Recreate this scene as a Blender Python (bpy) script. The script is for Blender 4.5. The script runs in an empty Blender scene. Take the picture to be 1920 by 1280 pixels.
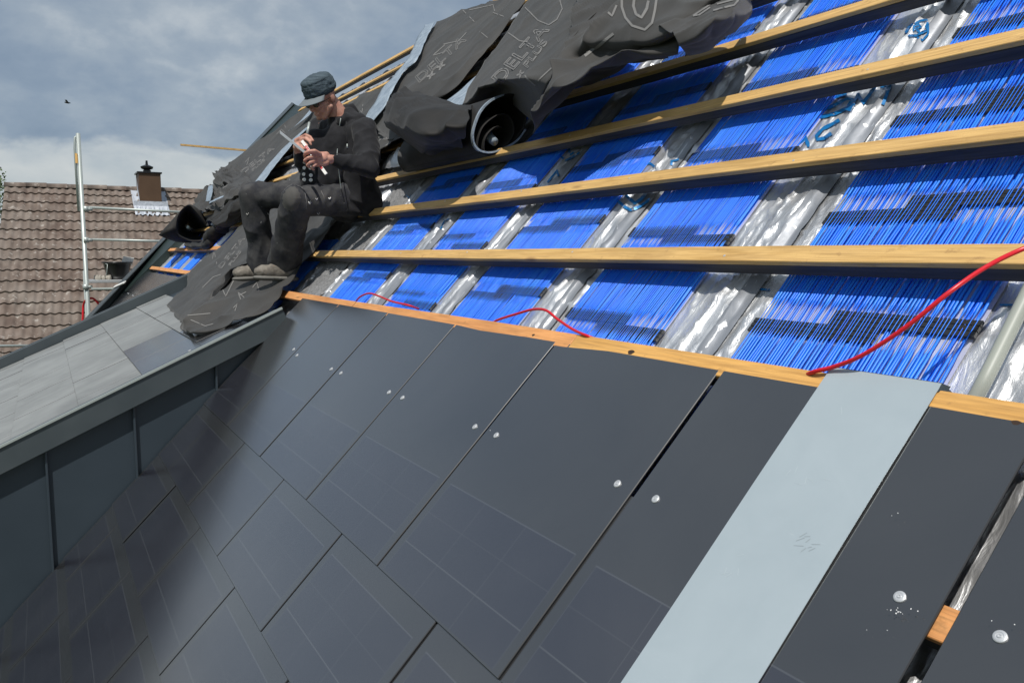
import bpy, bmesh, math, random
import numpy as np
from math import sin, cos, tan, pi, radians, sqrt, exp, floor
from mathutils import Vector, Matrix, noise
from mathutils.bvhtree import BVHTree
random.seed(7)
SC = bpy.context.scene
COL = SC.collection
# ------------------------------------------------------------------ camera
OZ = 7.0                                   # camera height above the ground
F_PX, PITCH, YAW, TH, D = 1517.0, radians(6.2), radians(30.0), radians(46.0), 1.12
FW = Vector((sin(YAW)*cos(PITCH), cos(YAW)*cos(PITCH), -sin(PITCH)))
RT = Vector((cos(YAW), -sin(YAW), 0.0)); UP = RT.cross(FW)
CAM = Vector((0, 0, OZ))
cd = bpy.data.cameras.new('camera'); cam = bpy.data.objects.new('camera', cd); COL.objects.link(cam)
cd.sensor_width = 36.0; cd.lens = F_PX/1920*36.0; cd.clip_start = 0.05; cd.clip_end = 2000
m = Matrix((RT, UP, -FW)).transposed().to_4x4(); m.translation = CAM
cam.matrix_world = m; SC.camera = cam
# ------------------------------------------------------------------ world and sun
SUN = Vector((0.30, 0.40, -0.86)).normalized()      # direction the light travels
elev = math.asin(-SUN.z); azim = math.atan2(-SUN.x, -SUN.y)
w = bpy.data.worlds.new('World'); SC.world = w; w.use_nodes = True
nt = w.node_tree; nt.nodes.clear()
def wn(t, **k):
    n = nt.nodes.new(t)
    for a, b in k.items(): setattr(n, a, b)
    return n
sky = wn('ShaderNodeTexSky', sky_type='NISHITA'); sky.sun_disc = False
sky.sun_elevation = elev; sky.sun_rotation = azim
tc = wn('ShaderNodeTexCoord'); sep = wn('ShaderNodeSeparateXYZ'); nt.links.new(tc.outputs['Generated'], sep.inputs[0])
def wmath(op, a, b=None, c=None):
    n = wn('ShaderNodeMath', operation=op)
    for i, v in enumerate((a, b, c)):
        if v is None: continue
        if isinstance(v, (int, float)): n.inputs[i].default_value = v
        else: nt.links.new(v, n.inputs[i])
    return n.outputs[0]
# project directions onto a cloud layer so that clouds flatten towards the horizon
zc = wmath('ADD', wmath('MAXIMUM', sep.outputs[2], 0.0), 0.50)
px = wmath('DIVIDE', sep.outputs[0], zc); py = wmath('DIVIDE', sep.outputs[1], zc)
cmb = wn('ShaderNodeCombineXYZ'); nt.links.new(px, cmb.inputs[0]); nt.links.new(py, cmb.inputs[1]); 
def wnoise(scale, det, rough, loc, dist=0.0):
    mp = wn('ShaderNodeMapping'); mp.inputs['Location'].default_value = loc
    nt.links.new(cmb.outputs[0], mp.inputs[0])
    n = wn('ShaderNodeTexNoise'); n.inputs['Scale'].default_value = scale; n.inputs['Detail'].default_value = det
    n.inputs['Roughness'].default_value = rough; n.inputs['Distortion'].default_value = dist
    nt.links.new(mp.outputs[0], n.inputs['Vector']); return n.outputs['Fac']
n1 = wnoise(2.2, 10, 0.56, (3.1, 1.7, 0)); n2 = wnoise(6.0, 9, 0.56, (0.3, 5.2, 0), 0.15)
n4 = wnoise(13.0, 6, 0.5, (2.2, 8.1, 0), 0.1)
mix = wmath('ADD', wmath('ADD', wmath('MULTIPLY', n1, 0.45), wmath('MULTIPLY', n2, 0.40)), wmath('MULTIPLY', n4, 0.15))
r1 = wn('ShaderNodeValToRGB'); nt.links.new(mix, r1.inputs[0])
e = r1.color_ramp.elements
e[0].position = 0.40; e[0].color = (2.15, 2.85, 3.8, 1)
e[1].position = 0.62; e[1].color = (5.0, 5.5, 5.9, 1)
q = r1.color_ramp.elements.new(0.475); q.color = (2.6, 3.3, 4.2, 1)
q = r1.color_ramp.elements.new(0.55); q.color = (3.45, 4.1, 4.8, 1)
# pale cumulus bank low over the horizon
n3 = wnoise(2.6, 8, 0.55, (7.3, 2.2, 0), 0.1)
edge = wmath('ADD', 0.125, wmath('MULTIPLY', wmath('SUBTRACT', n3, 0.5), 0.16))
bank = wn('ShaderNodeMapRange'); bank.interpolation_type = 'SMOOTHSTEP'
nt.links.new(sep.outputs[2], bank.inputs[0]); nt.links.new(edge, bank.inputs[1])
nt.links.new(wmath('SUBTRACT', edge, 0.018), bank.inputs[2]); bank.inputs[3].default_value = 0; bank.inputs[4].default_value = 0.85
r2 = wn('ShaderNodeValToRGB'); nt.links.new(n2, r2.inputs[0])
r2.color_ramp.elements[0].position = .3; r2.color_ramp.elements[0].color = (4.5, 5.1, 5.5, 1)
r2.color_ramp.elements[1].position = .68; r2.color_ramp.elements[1].color = (6.6, 6.8, 6.7, 1)
mx1 = wn('ShaderNodeMix', data_type='RGBA'); nt.links.new(bank.outputs[0], mx1.inputs[0])
nt.links.new(r1.outputs[0], mx1.inputs[6]); nt.links.new(r2.outputs[0], mx1.inputs[7])
mx2 = wn('ShaderNodeMix', data_type='RGBA'); mx2.inputs[0].default_value = 0.88
nt.links.new(sky.outputs[0], mx2.inputs[6]); nt.links.new(mx1.outputs[2], mx2.inputs[7])
bg = wn('ShaderNodeBackground'); bg.inputs['Strength'].default_value = 0.1
nt.links.new(mx2.outputs[2], bg.inputs['Color'])
wo = wn('ShaderNodeOutputWorld'); nt.links.new(bg.outputs[0], wo.inputs[0])
sd = bpy.data.lights.new('sun', 'SUN'); sun = bpy.data.objects.new('sun', sd); COL.objects.link(sun)
sd.energy = 4.0; sd.angle = radians(0.6); sd.color = (1.0, 0.96, 0.9)
sun.rotation_euler = SUN.to_track_quat('-Z', 'Y').to_euler(); sun.location = (0, 0, 30)
SC.view_settings.view_transform = 'Standard'; SC.view_settings.look = 'None'
SC.view_settings.exposure = 0.0; SC.view_settings.gamma = 1.0; SC.view_settings.use_curve_mapping = False

# ------------------------------------------------------------------ frames of reference
S = Vector((cos(TH), 0, sin(TH))); YV = Vector((0, 1, 0)); N = Vector((-sin(TH), 0, cos(TH)))
def R(s, y, h=0.0): return S*s + YV*y + N*(h - D) + CAM            # roof coordinates: upslope, along, above
def ray(x, y): return FW*F_PX + RT*(x-960) + UP*(640-y)
def P(x, y, h=0.0):                                                 # a point seen at (x, y) lying h above the roof
    r = ray(x, y); return CAM + r*((h - D)/r.dot(N))
def PF(x, y, f): return CAM + ray(x, y)*(f/F_PX)
def PY(x, y, Y): r = ray(x, y); return CAM + r*(Y/r.y)
def sy(p): q = p - CAM; return q.dot(S), q.y, q.dot(N) + D

# ------------------------------------------------------------------ object helpers
def tag(o, label=None, cat=None, group=None, kind=None):
    if label: o['label'] = label
    if cat: o['category'] = cat
    if group: o['group'] = group
    if kind: o['kind'] = kind
    return o
def empty(name, loc=(0, 0, 0)):
    o = bpy.data.objects.new(name, None); COL.objects.link(o); o.location = loc
    o.empty_display_size = 0.1
    return o
def mesh_obj(name, verts, faces, mat=None, parent=None, smooth=False, mats=None, fmat=None, loc=None):
    me = bpy.data.meshes.new(name)
    if loc is not None:
        l = Vector(loc); verts = [Vector(v) - l for v in verts]
    me.from_pydata([tuple(v) for v in verts], [], faces)
    me.update()
    for mm in (mats or ([mat] if mat else [])): me.materials.append(mm)
    if fmat: me.polygons.foreach_set('material_index', fmat)
    if smooth: me.polygons.foreach_set('use_smooth', [True]*len(me.polygons))
    o = bpy.data.objects.new(name, me); COL.objects.link(o)
    if loc is not None: o.location = loc
    if parent:
        o.parent = parent
        if loc is None:
            pl = parent.matrix_basis.copy()
            o.matrix_parent_inverse = pl.inverted()
    return o
def set_parent(o, parent):
    o.parent = parent; o.matrix_parent_inverse = parent.matrix_basis.inverted()
class MB:
    def __init__(s): s.v = []; s.f = []; s.m = []
    def quad(s, a, b, c, d, mi=0):
        i = len(s.v); s.v += [a, b, c, d]; s.f.append((i, i+1, i+2, i+3)); s.m.append(mi)
    def box(s, o, ax, ay, az, mi=0):
        """corner o and three edge vectors"""
        i = len(s.v)
        for k in range(8): s.v.append(o + ax*(k & 1) + ay*((k >> 1) & 1) + az*((k >> 2) & 1))
        fs = [(0,2,3,1),(4,5,7,6),(0,1,5,4),(2,6,7,3),(0,4,6,2),(1,3,7,5)]
        if ax.cross(ay).dot(az) < 0: fs = [tuple(reversed(q)) for q in fs]
        s.f += [tuple(i+q for q in f) for f in fs]; s.m += [mi]*6
    def tube(s, pts, r, n=8, mi=0, cap=True):
        pts = [Vector(p) for p in pts]; base = len(s.v)
        rr = r if isinstance(r, (list, tuple)) else [r]*len(pts)
        t0 = (pts[1]-pts[0]).normalized(); a = t0.orthogonal().normalized()
        for k, p in enumerate(pts):
            t = (pts[min(k+1, len(pts)-1)] - pts[max(k-1, 0)]).normalized()
            a = (a - t*a.dot(t)).normalized(); b = t.cross(a)
            for j in range(n):
                an = 2*pi*j/n; s.v.append(p + (a*cos(an) + b*sin(an))*rr[k])
        for k in range(len(pts)-1):
            for j in range(n):
                j2 = (j+1) % n
                s.f.append((base+k*n+j, base+k*n+j2, base+(k+1)*n+j2, base+(k+1)*n+j)); s.m.append(mi)
        if cap:
            s.f.append(tuple(base+j for j in reversed(range(n)))); s.m.append(mi)
            s.f.append(tuple(base+(len(pts)-1)*n+j for j in range(n))); s.m.append(mi)
    def lathe(s, c, axis, prof, n=20, mi=0):
        axis = axis.normalized(); a = axis.orthogonal().normalized(); b = axis.cross(a); base = len(s.v)
        for (r, z) in prof:
            for j in range(n):
                an = 2*pi*j/n; s.v.append(c + axis*z + (a*cos(an)+b*sin(an))*r)
        for k in range(len(prof)-1):
            for j in range(n):
                j2 = (j+1) % n
                s.f.append((base+k*n+j, base+k*n+j2, base+(k+1)*n+j2, base+(k+1)*n+j)); s.m.append(mi)
    def build(s, name, mat=None, parent=None, smooth=False, mats=None, loc=None):
        return mesh_obj(name, s.v, s.f, mat, parent, smooth, mats, s.m if mats else None, loc)
def bevel(o, wd=0.003, seg=2):
    b = o.modifiers.new('bevel', 'BEVEL'); b.width = wd; b.segments = seg; b.limit_method = 'ANGLE'; return o
def catmull(pts, n):
    out = []; m_ = len(pts)
    for i in range(m_-1):
        p0 = pts[max(i-1, 0)]; p1 = pts[i]; p2 = pts[i+1]; p3 = pts[min(i+2, m_-1)]
        if i == 0: p0 = p1*2 - p2
        if i == m_-2: p3 = p2*2 - p1
        for k in range(n):
            t = k/n
            out.append(0.5*((2*p1) + (p2-p0)*t + (2*p0-5*p1+4*p2-p3)*t*t + (3*p1-p0-3*p2+p3)*t**3))
    out.append(pts[-1].copy()); return out

# ------------------------------------------------------------------ materials
class Mat:
    def __init__(s, name, base=(.5,.5,.5), rough=.5, metal=0.0, spec=0.5, coat=0.0, coat_r=0.1, sheen=0.0):
        s.m = bpy.data.materials.new(name); s.m.use_nodes = True; s.t = s.m.node_tree
        s.b = s.t.nodes['Principled BSDF']
        s.b.inputs['Base Color'].default_value = (*base, 1); s.b.inputs['Roughness'].default_value = rough
        s.b.inputs['Metallic'].default_value = metal; s.b.inputs['Specular IOR Level'].default_value = spec
        s.b.inputs['Coat Weight'].default_value = coat; s.b.inputs['Coat Roughness'].default_value = coat_r
        s.b.inputs['Sheen Weight'].default_value = sheen
        s.co = s.t.nodes.new('ShaderNodeTexCoord')
    def lk(s, a, b): s.t.links.new(a, b); return s
    def node(s, t, **k):
        n = s.t.nodes.new(t)
        for a, b in k.items(): setattr(n, a, b)
        return n
    def coord(s, scale=(1,1,1), rot=(0,0,0), loc=(0,0,0), src='Object', frame=None):
        mp = s.node('ShaderNodeMapping'); mp.inputs['Scale'].default_value = scale
        mp.inputs['Rotation'].default_value = rot; mp.inputs['Location'].default_value = loc
        s.lk(s.co.outputs[src], mp.inputs[0]); return mp.outputs[0]
    def roofcoord(s, scale=(1,1,1), loc=(0,0,0)):
        """world position turned into (upslope, along, above) so grain follows the roof"""
        g = s.node('ShaderNodeNewGeometry'); mp = s.node('ShaderNodeMapping')
        mp.inputs['Rotation'].default_value = (0, TH, 0)
        s.lk(g.outputs['Position'], mp.inputs[0])
        m2 = s.node('ShaderNodeMapping'); m2.inputs['Scale'].default_value = scale; m2.inputs['Location'].default_value = loc
        s.lk(mp.outputs[0], m2.inputs[0]); return m2.outputs[0]
    def noise(s, vec, scale, det=4, rough=.5, dist=0.0, kind='Fac'):
        n = s.node('ShaderNodeTexNoise'); n.inputs['Scale'].default_value = scale; n.inputs['Detail'].default_value = det
        n.inputs['Roughness'].default_value = rough; n.inputs['Distortion'].default_value = dist
        if vec is not None: s.lk(vec, n.inputs['Vector'])
        return n.outputs[kind]
    def math(s, op, a, b=None, c=None, clamp=False):
        n = s.node('ShaderNodeMath', operation=op); n.use_clamp = clamp
        for i, v in enumerate((a, b, c)):
            if v is None: continue
            if isinstance(v, (int, float)): n.inputs[i].default_value = v
            else: s.lk(v, n.inputs[i])
        return n.outputs[0]
    def ramp(s, fac, stops, interp='LINEAR'):
        r = s.node('ShaderNodeValToRGB'); s.lk(fac, r.inputs[0]); el = r.color_ramp.elements
        r.color_ramp.interpolation = interp
        while len(el) < len(stops): el.new(0.5)
        for k, (p, c) in enumerate(stops):
            el[k].position = p; el[k].color = (*c, 1) if not isinstance(c, (int, float)) else (c, c, c, 1)
        return r.outputs[0]
    def mixc(s, fac, a, b, mode='MIX'):
        n = s.node('ShaderNodeMix', data_type='RGBA'); n.blend_type = mode
        for i, v in ((0, fac), (6, a), (7, b)):
            if isinstance(v, (int, float)): n.inputs[i].default_value = v
            elif isinstance(v, tuple): n.inputs[i].default_value = (*v, 1)
            else: s.lk(v, n.inputs[i])
        return n.outputs[2]
    def base(s, c): s.lk(c, s.b.inputs['Base Color']); return s
    def rough(s, c): s.lk(c, s.b.inputs['Roughness']); return s
    def bump(s, h, strength=.3, dist=.01):
        n = s.node('ShaderNodeBump'); n.inputs['Strength'].default_value = strength; n.inputs['Distance'].default_value = dist
        s.lk(h, n.inputs['Height']); s.lk(n.outputs[0], s.b.inputs['Normal']); return s

def wood(name, lo, hi, dark=(.25,.13,.05)):
    a = Mat(name, hi, .62)
    v = a.roofcoord((34, 1.6, 34)); g = a.noise(v, 1.0, 6, .6, 1.4)
    v2 = a.roofcoord((180, 5, 180)); g2 = a.noise(v2, 1.0, 3, .6)
    c = a.ramp(g, [(.3, lo), (.52, hi), (.72, lo)])
    c = a.mixc(a.math('MULTIPLY', a.ramp(g2, [(.42, 0.0), (.72, 1.0)]), .5), c, dark)
    vk = a.roofcoord((11, 2.3, 11)); vo = a.node('ShaderNodeTexVoronoi'); a.lk(vk, vo.inputs['Vector']); vo.inputs['Scale'].default_value = 1
    kn = a.ramp(vo.outputs['Distance'], [(.05, 1.0), (.12, 0.0)])
    c = a.mixc(a.math('MULTIPLY', kn, .7), c, dark)
    big = a.noise(a.roofcoord((9, 1.5, 9)), 1.3, 4, .6); c = a.mixc(a.ramp(big, [(.45, 0.0), (.70, .55)]), c, tuple(.62*x for x in lo)); sm2 = a.noise(a.roofcoord((30, 22, 30)), 1.0, 4, .7); c = a.mixc(a.ramp(sm2, [(.60, 0.0), (.72, .45)]), c, dark)
    a.base(c); a.bump(g2, .25, .004); return a.m
M = {}
M['pine'] = wood('pine_wood', (.54, .32, .10), (.72, .46, .17))
M['golden'] = wood('golden_wood', (.58, .30, .075), (.76, .42, .12))
M['larch'] = wood('orange_wood', (.60, .24, .075), (.78, .37, .13))
a = Mat('dark_stained_wood', (.05,.046,.055), .7)  # shade on the battens' downslope face, put into the wood colour
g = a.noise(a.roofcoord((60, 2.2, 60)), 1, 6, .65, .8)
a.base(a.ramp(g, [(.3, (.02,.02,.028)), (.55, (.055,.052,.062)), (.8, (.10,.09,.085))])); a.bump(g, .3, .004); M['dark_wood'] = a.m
# foil
a = Mat('silver_foil', (.78,.79,.80), .26, .80)
v = a.roofcoord((1,1,1)); n1 = a.noise(v, 26, 6, .62, 1.2); n2_ = a.noise(a.roofcoord((3.5, 11, 11)), 3.5, 5, .6, 1.6)
wv = a.noise(a.roofcoord((1,1,1)), 420, 1, .5)
mm = a.math('ADD', a.math('MULTIPLY', n1, .6), a.math('MULTIPLY', n2_, 1.1)); mm = a.math('ADD', mm, a.math('MULTIPLY', wv, .07))
vs_ = a.roofcoord((4.5, 10, 10)); vd = a.noise(vs_, 1.2, 3, .5, 0, 'Color')
vm_ = a.node('ShaderNodeVectorMath', operation='ADD'); a.lk(vs_, vm_.inputs[0]); a.lk(vd, vm_.inputs[1])
vo = a.node('ShaderNodeTexVoronoi'); a.lk(vm_.outputs[0], vo.inputs['Vector']); vo.inputs['Scale'].default_value = 1.0
vo2 = a.node('ShaderNodeTexVoronoi'); a.lk(vm_.outputs[0], vo2.inputs['Vector']); vo2.inputs['Scale'].default_value = 2.7
mm = a.math('ADD', a.math('MULTIPLY', mm, .7), a.math('ADD', a.math('MULTIPLY', vo.outputs['Distance'], .55), a.math('MULTIPLY', vo2.outputs['Distance'], .22)))
a.bump(mm, .30, .02)
dirt = a.noise(v, 2.2, 4, .6, .4)
a.base(a.ramp(dirt, [(.35, (.58,.59,.605)), (.65, (.82,.83,.84))]))
a.rough(a.ramp(a.noise(v, 7, 3), [(.3, .36), (.7, .52)])); M['foil'] = a.m
a = Mat('foil_tape', (.36,.375,.40), .48, .7); a.bump(a.noise(a.roofcoord((1,1,1)), 30, 3), .12, .006); M['foil_tape'] = a.m
a = Mat('grey_insulation', (.30,.30,.30), .6, .35)
n1 = a.noise(a.roofcoord((1,1,1)), 60, 5, .7); a.base(a.ramp(n1, [(.3, (.13,.13,.13)), (.7, (.42,.42,.42))])); a.bump(n1, .5, .006); M['insul'] = a.m
a = Mat('pale_backing_film', (.62,.62,.70), .35, .35); a.bump(a.noise(a.roofcoord((4, 14, 14)), 4, 4), .3, .01); M['film'] = a.m  # pale sheet added to brighten the gaps between fibres
# fibres
a = Mat('blue_fibre', (.012,.085,.80), .36, 0, .35)
g = a.noise(a.roofcoord((1.2, 60, 1)), 1.0, 2); a.base(a.ramp(g, [(.3, (.012,.16,1.0)), (.7, (.035,.28,1.0))])); M['blue'] = a.m
M['comb'] = Mat('black_rubber', (.020,.021,.023), .38).m
M['ink'] = Mat('blue_print', (.005,.16,.42), .4, .2).m
# panels
def panel_mat(name, cells=True, dusty=False):
    a = Mat(name, (.022,.026,.030), .30, 0, .8, coat=0.0 if dusty else 1.0, coat_r=.17); a.b.inputs['Coat IOR'].default_value = 1.85
    o = a.coord(); sp = a.node('ShaderNodeSeparateXYZ'); a.lk(o, sp.inputs[0])
    if cells:
        def stripes(u, off, pitch, wd):
            q = a.math('DIVIDE', a.math('SUBTRACT', u, off), pitch); fr = a.math('FRACT', a.math('ADD', q, 50.5))
            dd = a.math('ABSOLUTE', a.math('SUBTRACT', fr, .5)); return a.math('LESS_THAN', dd, wd/pitch)
        lx = stripes(sp.outputs[0], .033, .2035, .0010); ly = stripes(sp.outputs[1], .100, .097, .0008)
        ly2 = stripes(sp.outputs[1], .100, .194, .0016)
        line = a.math('MAXIMUM', a.math('MULTIPLY', lx, .55), a.math('MAXIMUM', a.math('MULTIPLY', ly, .4), a.math('MULTIPLY', ly2, .8)))
        inx = a.math('MULTIPLY', a.math('GREATER_THAN', sp.outputs[0], .031), a.math('LESS_THAN', sp.outputs[0], .645))
        iny = a.math('MULTIPLY', a.math('GREATER_THAN', sp.outputs[1], .007), a.math('LESS_THAN', sp.outputs[1], .296))
        ins = a.math('MULTIPLY', inx, iny)
        cell = a.mixc(ins, (.024,.024,.025), (.018,.018,.026))
        c = a.mixc(a.math('MULTIPLY', a.math('MULTIPLY', line, ins), .6), cell, (.085,.09,.095))
    else:
        c = a.mixc(0.0, (.023,.023,.025), (.023,.023,.025))
    gp = a.node('ShaderNodeNewGeometry')
    dust = a.noise(gp.outputs['Position'], 1.7, 5, .6, .5)
    if dusty:
        st = a.noise(a.coord((26, 1.6, 1)), 1.0, 4, .6); sm_ = a.noise(gp.outputs['Position'], 6, 5, .65)
        f = a.math('MULTIPLY', a.ramp(dust, [(.25, .62), (.6, 1.0)]), a.math('MULTIPLY', a.ramp(st, [(.3, .84), (.7, 1.0)]), a.ramp(sm_, [(.3, .8), (.6, 1.0)])))
        c = a.mixc(a.math('MULTIPLY', f, .92), c, (.30,.31,.30)); a.b.inputs['Roughness'].default_value = .55
    else:
        c = a.mixc(a.ramp(dust, [(.35, 0.0), (.75, .035)]), c, (.3,.3,.3))
        sp2 = a.noise(gp.outputs['Position'], 55, 1); c = a.mixc(a.ramp(sp2, [(.92, 0.0), (.93, .1)]), c, (.5,.5,.5))
        a.rough(a.ramp(a.noise(gp.outputs['Position'], 3.1, 3, .5), [(.3, .21), (.7, .27)]))
    a.base(c); return a.m
M['panel'] = panel_mat('black_glass'); M['panel_plain'] = panel_mat('black_glass_plain', False)
M['panel_dusty'] = panel_mat('dusty_black_glass', False, True)
M['steel'] = Mat('steel_screw', (.62,.63,.64), .45, .55).m
M['burr'] = Mat('white_burr', (.75,.75,.75), .6).m
# zinc strip
a = Mat('galvanised_sheet', (.42,.48,.50), .42, .25, .5)
n1 = a.noise(a.roofcoord((1,1,1)), 9, 5, .55, .6); sc = a.noise(a.roofcoord((90, 6, 1)), 1, 4, .7, 2.5)
c = a.ramp(n1, [(.3, (.40,.465,.495)), (.7, (.43,.495,.525))]); c = a.mixc(a.ramp(sc, [(.70, 0.0), (.74, .5)]), c, (.6,.66,.68))
a.base(c); M['zinc'] = a.m
a = Mat('anthracite_cladding', (.030,.045,.052), .5, 0, .45); n1 = a.noise(a.coord(), 2.5, 5); a.base(a.ramp(n1, [(.3, (.025,.037,.049)), (.7, (.033,.047,.061))])); M['clad'] = a.m
a = Mat('anthracite_trim', (.05,.063,.07), .45, 0, .5); n1 = a.noise(a.coord(), 4, 5); a.base(a.ramp(n1, [(.3, (.044,.056,.063)), (.7, (.062,.076,.083))])); M['trim'] = a.m
M['trim_dark'] = Mat('dark_green_trim', (.018,.030,.028), .4).m
# membrane
a = Mat('charcoal_membrane', (.052,.050,.047), .72, 0, .3, sheen=.15)
n1 = a.noise(a.coord(), 3.3, 6, .6); n2_ = a.noise(a.coord(), 320, 2)
a.base(a.ramp(n1, [(.3, (.028,.027,.0255)), (.7, (.056,.053,.049))])); a.bump(a.math('ADD', n1, a.math('MULTIPLY', n2_, .1)), .35, .015); M['memb'] = a.m
a = Mat('black_membrane_back', (.016,.015,.014), .7, 0, .3, sheen=.06); n1 = a.noise(a.coord(), 4, 6, .6)
a.base(a.ramp(n1, [(.3, (.010,.0095,.009)), (.7, (.024,.022,.020))])); a.bump(n1, .35, .015); M['memb_back'] = a.m
M['print'] = Mat('grey_print', (.17,.165,.158), .7).m
a = Mat('pale_blue_tape', (.30,.37,.43), .3, 0, .5); n1 = a.noise(a.coord(), 12, 5, .6, 1.0)
a.base(a.ramp(n1, [(.3, (.17,.22,.28)), (.7, (.40,.47,.53))])); a.bump(n1, .5, .02); M['tape'] = a.m
M['red'] = Mat('red_cable', (.62,.010,.022), .33).m
a = Mat('grey_conduit', (.33,.35,.31), .45); M['conduit'] = a.m
# person
M['skin'] = None
a = Mat('skin', (.52,.27,.20), .5); a.b.inputs['Subsurface Weight'].default_value = .08
n1 = a.noise(a.coord(), 28, 4, .6); a.base(a.ramp(n1, [(.3, (.44,.20,.145)), (.7, (.58,.32,.24))])); a.bump(n1, .15, .004); M['skin'] = a.m
a = Mat('black_cotton', (.012,.012,.014), .85, 0, .2, sheen=.08); n1 = a.noise(a.coord(), 14, 5); a.base(a.ramp(n1, [(.3, (.011,.011,.013)), (.75, (.026,.026,.029))])); a.bump(a.noise(a.coord(), 260, 2), .3, .003); M['cotton'] = a.m
a = Mat('worn_work_trousers', (.022,.023,.026), .8, 0, .25)
n1 = a.noise(a.coord(), 9, 6, .65); n2_ = a.noise(a.coord(), 45, 3, .6)
c = a.ramp(n1, [(.38, (.026,.027,.033)), (.72, (.085,.083,.080))]); c = a.mixc(a.ramp(n2_, [(.70, 0.0), (.74, .6)]), c, (.30,.30,.29)); a.base(c); a.bump(n1, .3, .01); M['trouser'] = a.m
M['kneepad'] = Mat('worn_knee_patch', (.070,.067,.062), .8).m
a = Mat('dusty_suede', (.16,.14,.115), .85); n1 = a.noise(a.coord(), 22, 5, .6); a.base(a.ramp(n1, [(.3, (.10,.088,.072)), (.7, (.25,.225,.19))])); M['suede'] = a.m
M['sole'] = Mat('grey_sole', (.15,.145,.13), .8).m
a = Mat('faded_blue_cotton', (.045,.068,.085), .85); n1 = a.noise(a.coord((1,1,6)), 14, 4, .6, .6); a.base(a.ramp(n1, [(.3, (.028,.045,.060)), (.7, (.070,.10,.12))])); a.bump(n1, .5, .01); M['cap'] = a.m
M['visor'] = Mat('grey_visor', (.15,.175,.19), .8).m
M['button'] = Mat('pearl_button', (.75,.74,.70), .3).m
M['black'] = Mat('black_plastic', (.01,.01,.011), .3).m
M['white'] = Mat('white_paint', (.78,.77,.74), .45).m
M['redprint'] = Mat('red_print', (.6,.05,.05), .5).m
M['galv'] = Mat('galvanised_tube', (.42,.46,.44), .45, .35).m
M['alu'] = Mat('aluminium', (.60,.61,.61), .4, .6).m

# ------------------------------------------------------------------ ground and buildings (setting)
a = Mat('grass_ground', (.06,.09,.03), .9); n1 = a.noise(a.coord(), .3, 6); a.base(a.ramp(n1, [(.3, (.035,.06,.02)), (.7, (.10,.12,.05))]))
mb = MB(); mb.quad(Vector((-600,-600,0)), Vector((600,-600,0)), Vector((600,600,0)), Vector((-600,600,0)))
tag(mb.build('ground', a.m), 'flat ground below the houses', 'ground', kind='structure')

RAFT = [1.576, 2.34, 3.11, 3.875, 4.70, 5.36]
far = [6.1, 6.87, 7.64, 8.4, 9.17] + [9.95+.86*k for k in range(5)]
RAFT += far
MATS = [(.895,1.424),(1.728,2.21),(2.467,2.994),(3.23,3.74),(4.03,4.608)]
def edge_y(k, s, side):
    return MATS[k][side]
ROWS = [.742, 1.096, 1.465, 1.832, 2.215, 2.585, 2.955, 3.325, 3.69, 4.02, 4.36]
def hfoil(s, y):
    near = y < 6.2
    h = -.104
    for yr in RAFT:
        d = abs(y-yr)
        if d < .16:
            c = 1/(1+exp((d-.052)/.008))
            bd = min(abs(s-b) for b in ROWS[:6]) if s < 2.8 else .17
            lim = .006 + .011*min(1, bd/.10)
            h += c*lim
            if near:
                u = (y-yr)
                w1 = .012*noise.noise(Vector((s*3.1, yr*5, 0)))
                h += .011*exp(-((u-.022-w1)/.007)**2)*(.5+.5*min(1, bd/.08))
                h += .008*exp(-((u+.045+w1*1.5)/.006)**2)*(.5+.5*min(1, bd/.08))
            break
    inm = False
    for (a0, b0) in MATS:
        if a0-.01 < y < b0+.01: inm = True
    amp = .0012 if inm else .0055
    v = Vector((s*5, y*9, .3))
    nz = noise.noise(v)*.6 + noise.noise(v*2.3)*.4 + noise.noise(Vector((s*9, y*34, 2)))*.35
    h += amp*nz
    if not inm:
        r5 = 1-abs(noise.noise(Vector((s*1.9+y*2, y*23, 7.7)))); h += .0065*max(0, r5-.82)/.18
        r6 = 1-abs(noise.noise(Vector((s*3.7-y*3, y*41, 1.7)))); h -= .003*max(0, r6-.85)/.15
        rd = 1-abs(noise.noise(Vector((s*8+y*5, y*16-s*5, 4.2))))
        h += .007*max(0, rd-.86)/.14
    return h
def grid_obj(name, us, vs, fn, mat, parent=None, smooth=True, flip=False):
    nu, nv = len(us), len(vs); co = np.empty((nu*nv, 3), dtype=np.float32); k = 0
    for u in us:
        for v in vs:
            p = fn(u, v); co[k] = p[:]; k += 1
    idx = np.arange(nu*nv).reshape(nu, nv)
    q = np.stack([idx[:-1,:-1], idx[1:,:-1], idx[1:,1:], idx[:-1,1:]], -1).reshape(-1, 4)
    if flip: q = q[:, ::-1]
    me = bpy.data.meshes.new(name); me.vertices.add(len(co)); me.vertices.foreach_set('co', co.ravel())
    me.loops.add(q.size); me.loops.foreach_set('vertex_index', q.ravel().astype(np.int32))
    me.polygons.add(len(q)); me.polygons.foreach_set('loop_start', np.arange(0, q.size, 4, dtype=np.int32))
    me.polygons.foreach_set('use_smooth', np.full(len(q), smooth))
    me.update(calc_edges=True); me.validate(); me.materials.append(mat)
    o = bpy.data.objects.new(name, me); COL.objects.link(o)
    if parent: set_parent(o, parent)
    return o
def mat_z(mat): return mat
# main house
house = empty('house', (3.0, 7.0, 0)); tag(house, 'house whose steep roof is being re-covered, silver foil showing under the battens', 'house')
ss = list(np.arange(.28, 2.75, .011)) + list(np.arange(2.75, 4.42, .03))
ys = list(np.arange(.2, 5.9, .0078)) + list(np.arange(5.9, 14.3, .022))
foil = grid_obj('foil_sheet', ss, ys, lambda s, y: R(s, y, hfoil(s, y)), M['foil'], house)
TAPES = []
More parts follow.
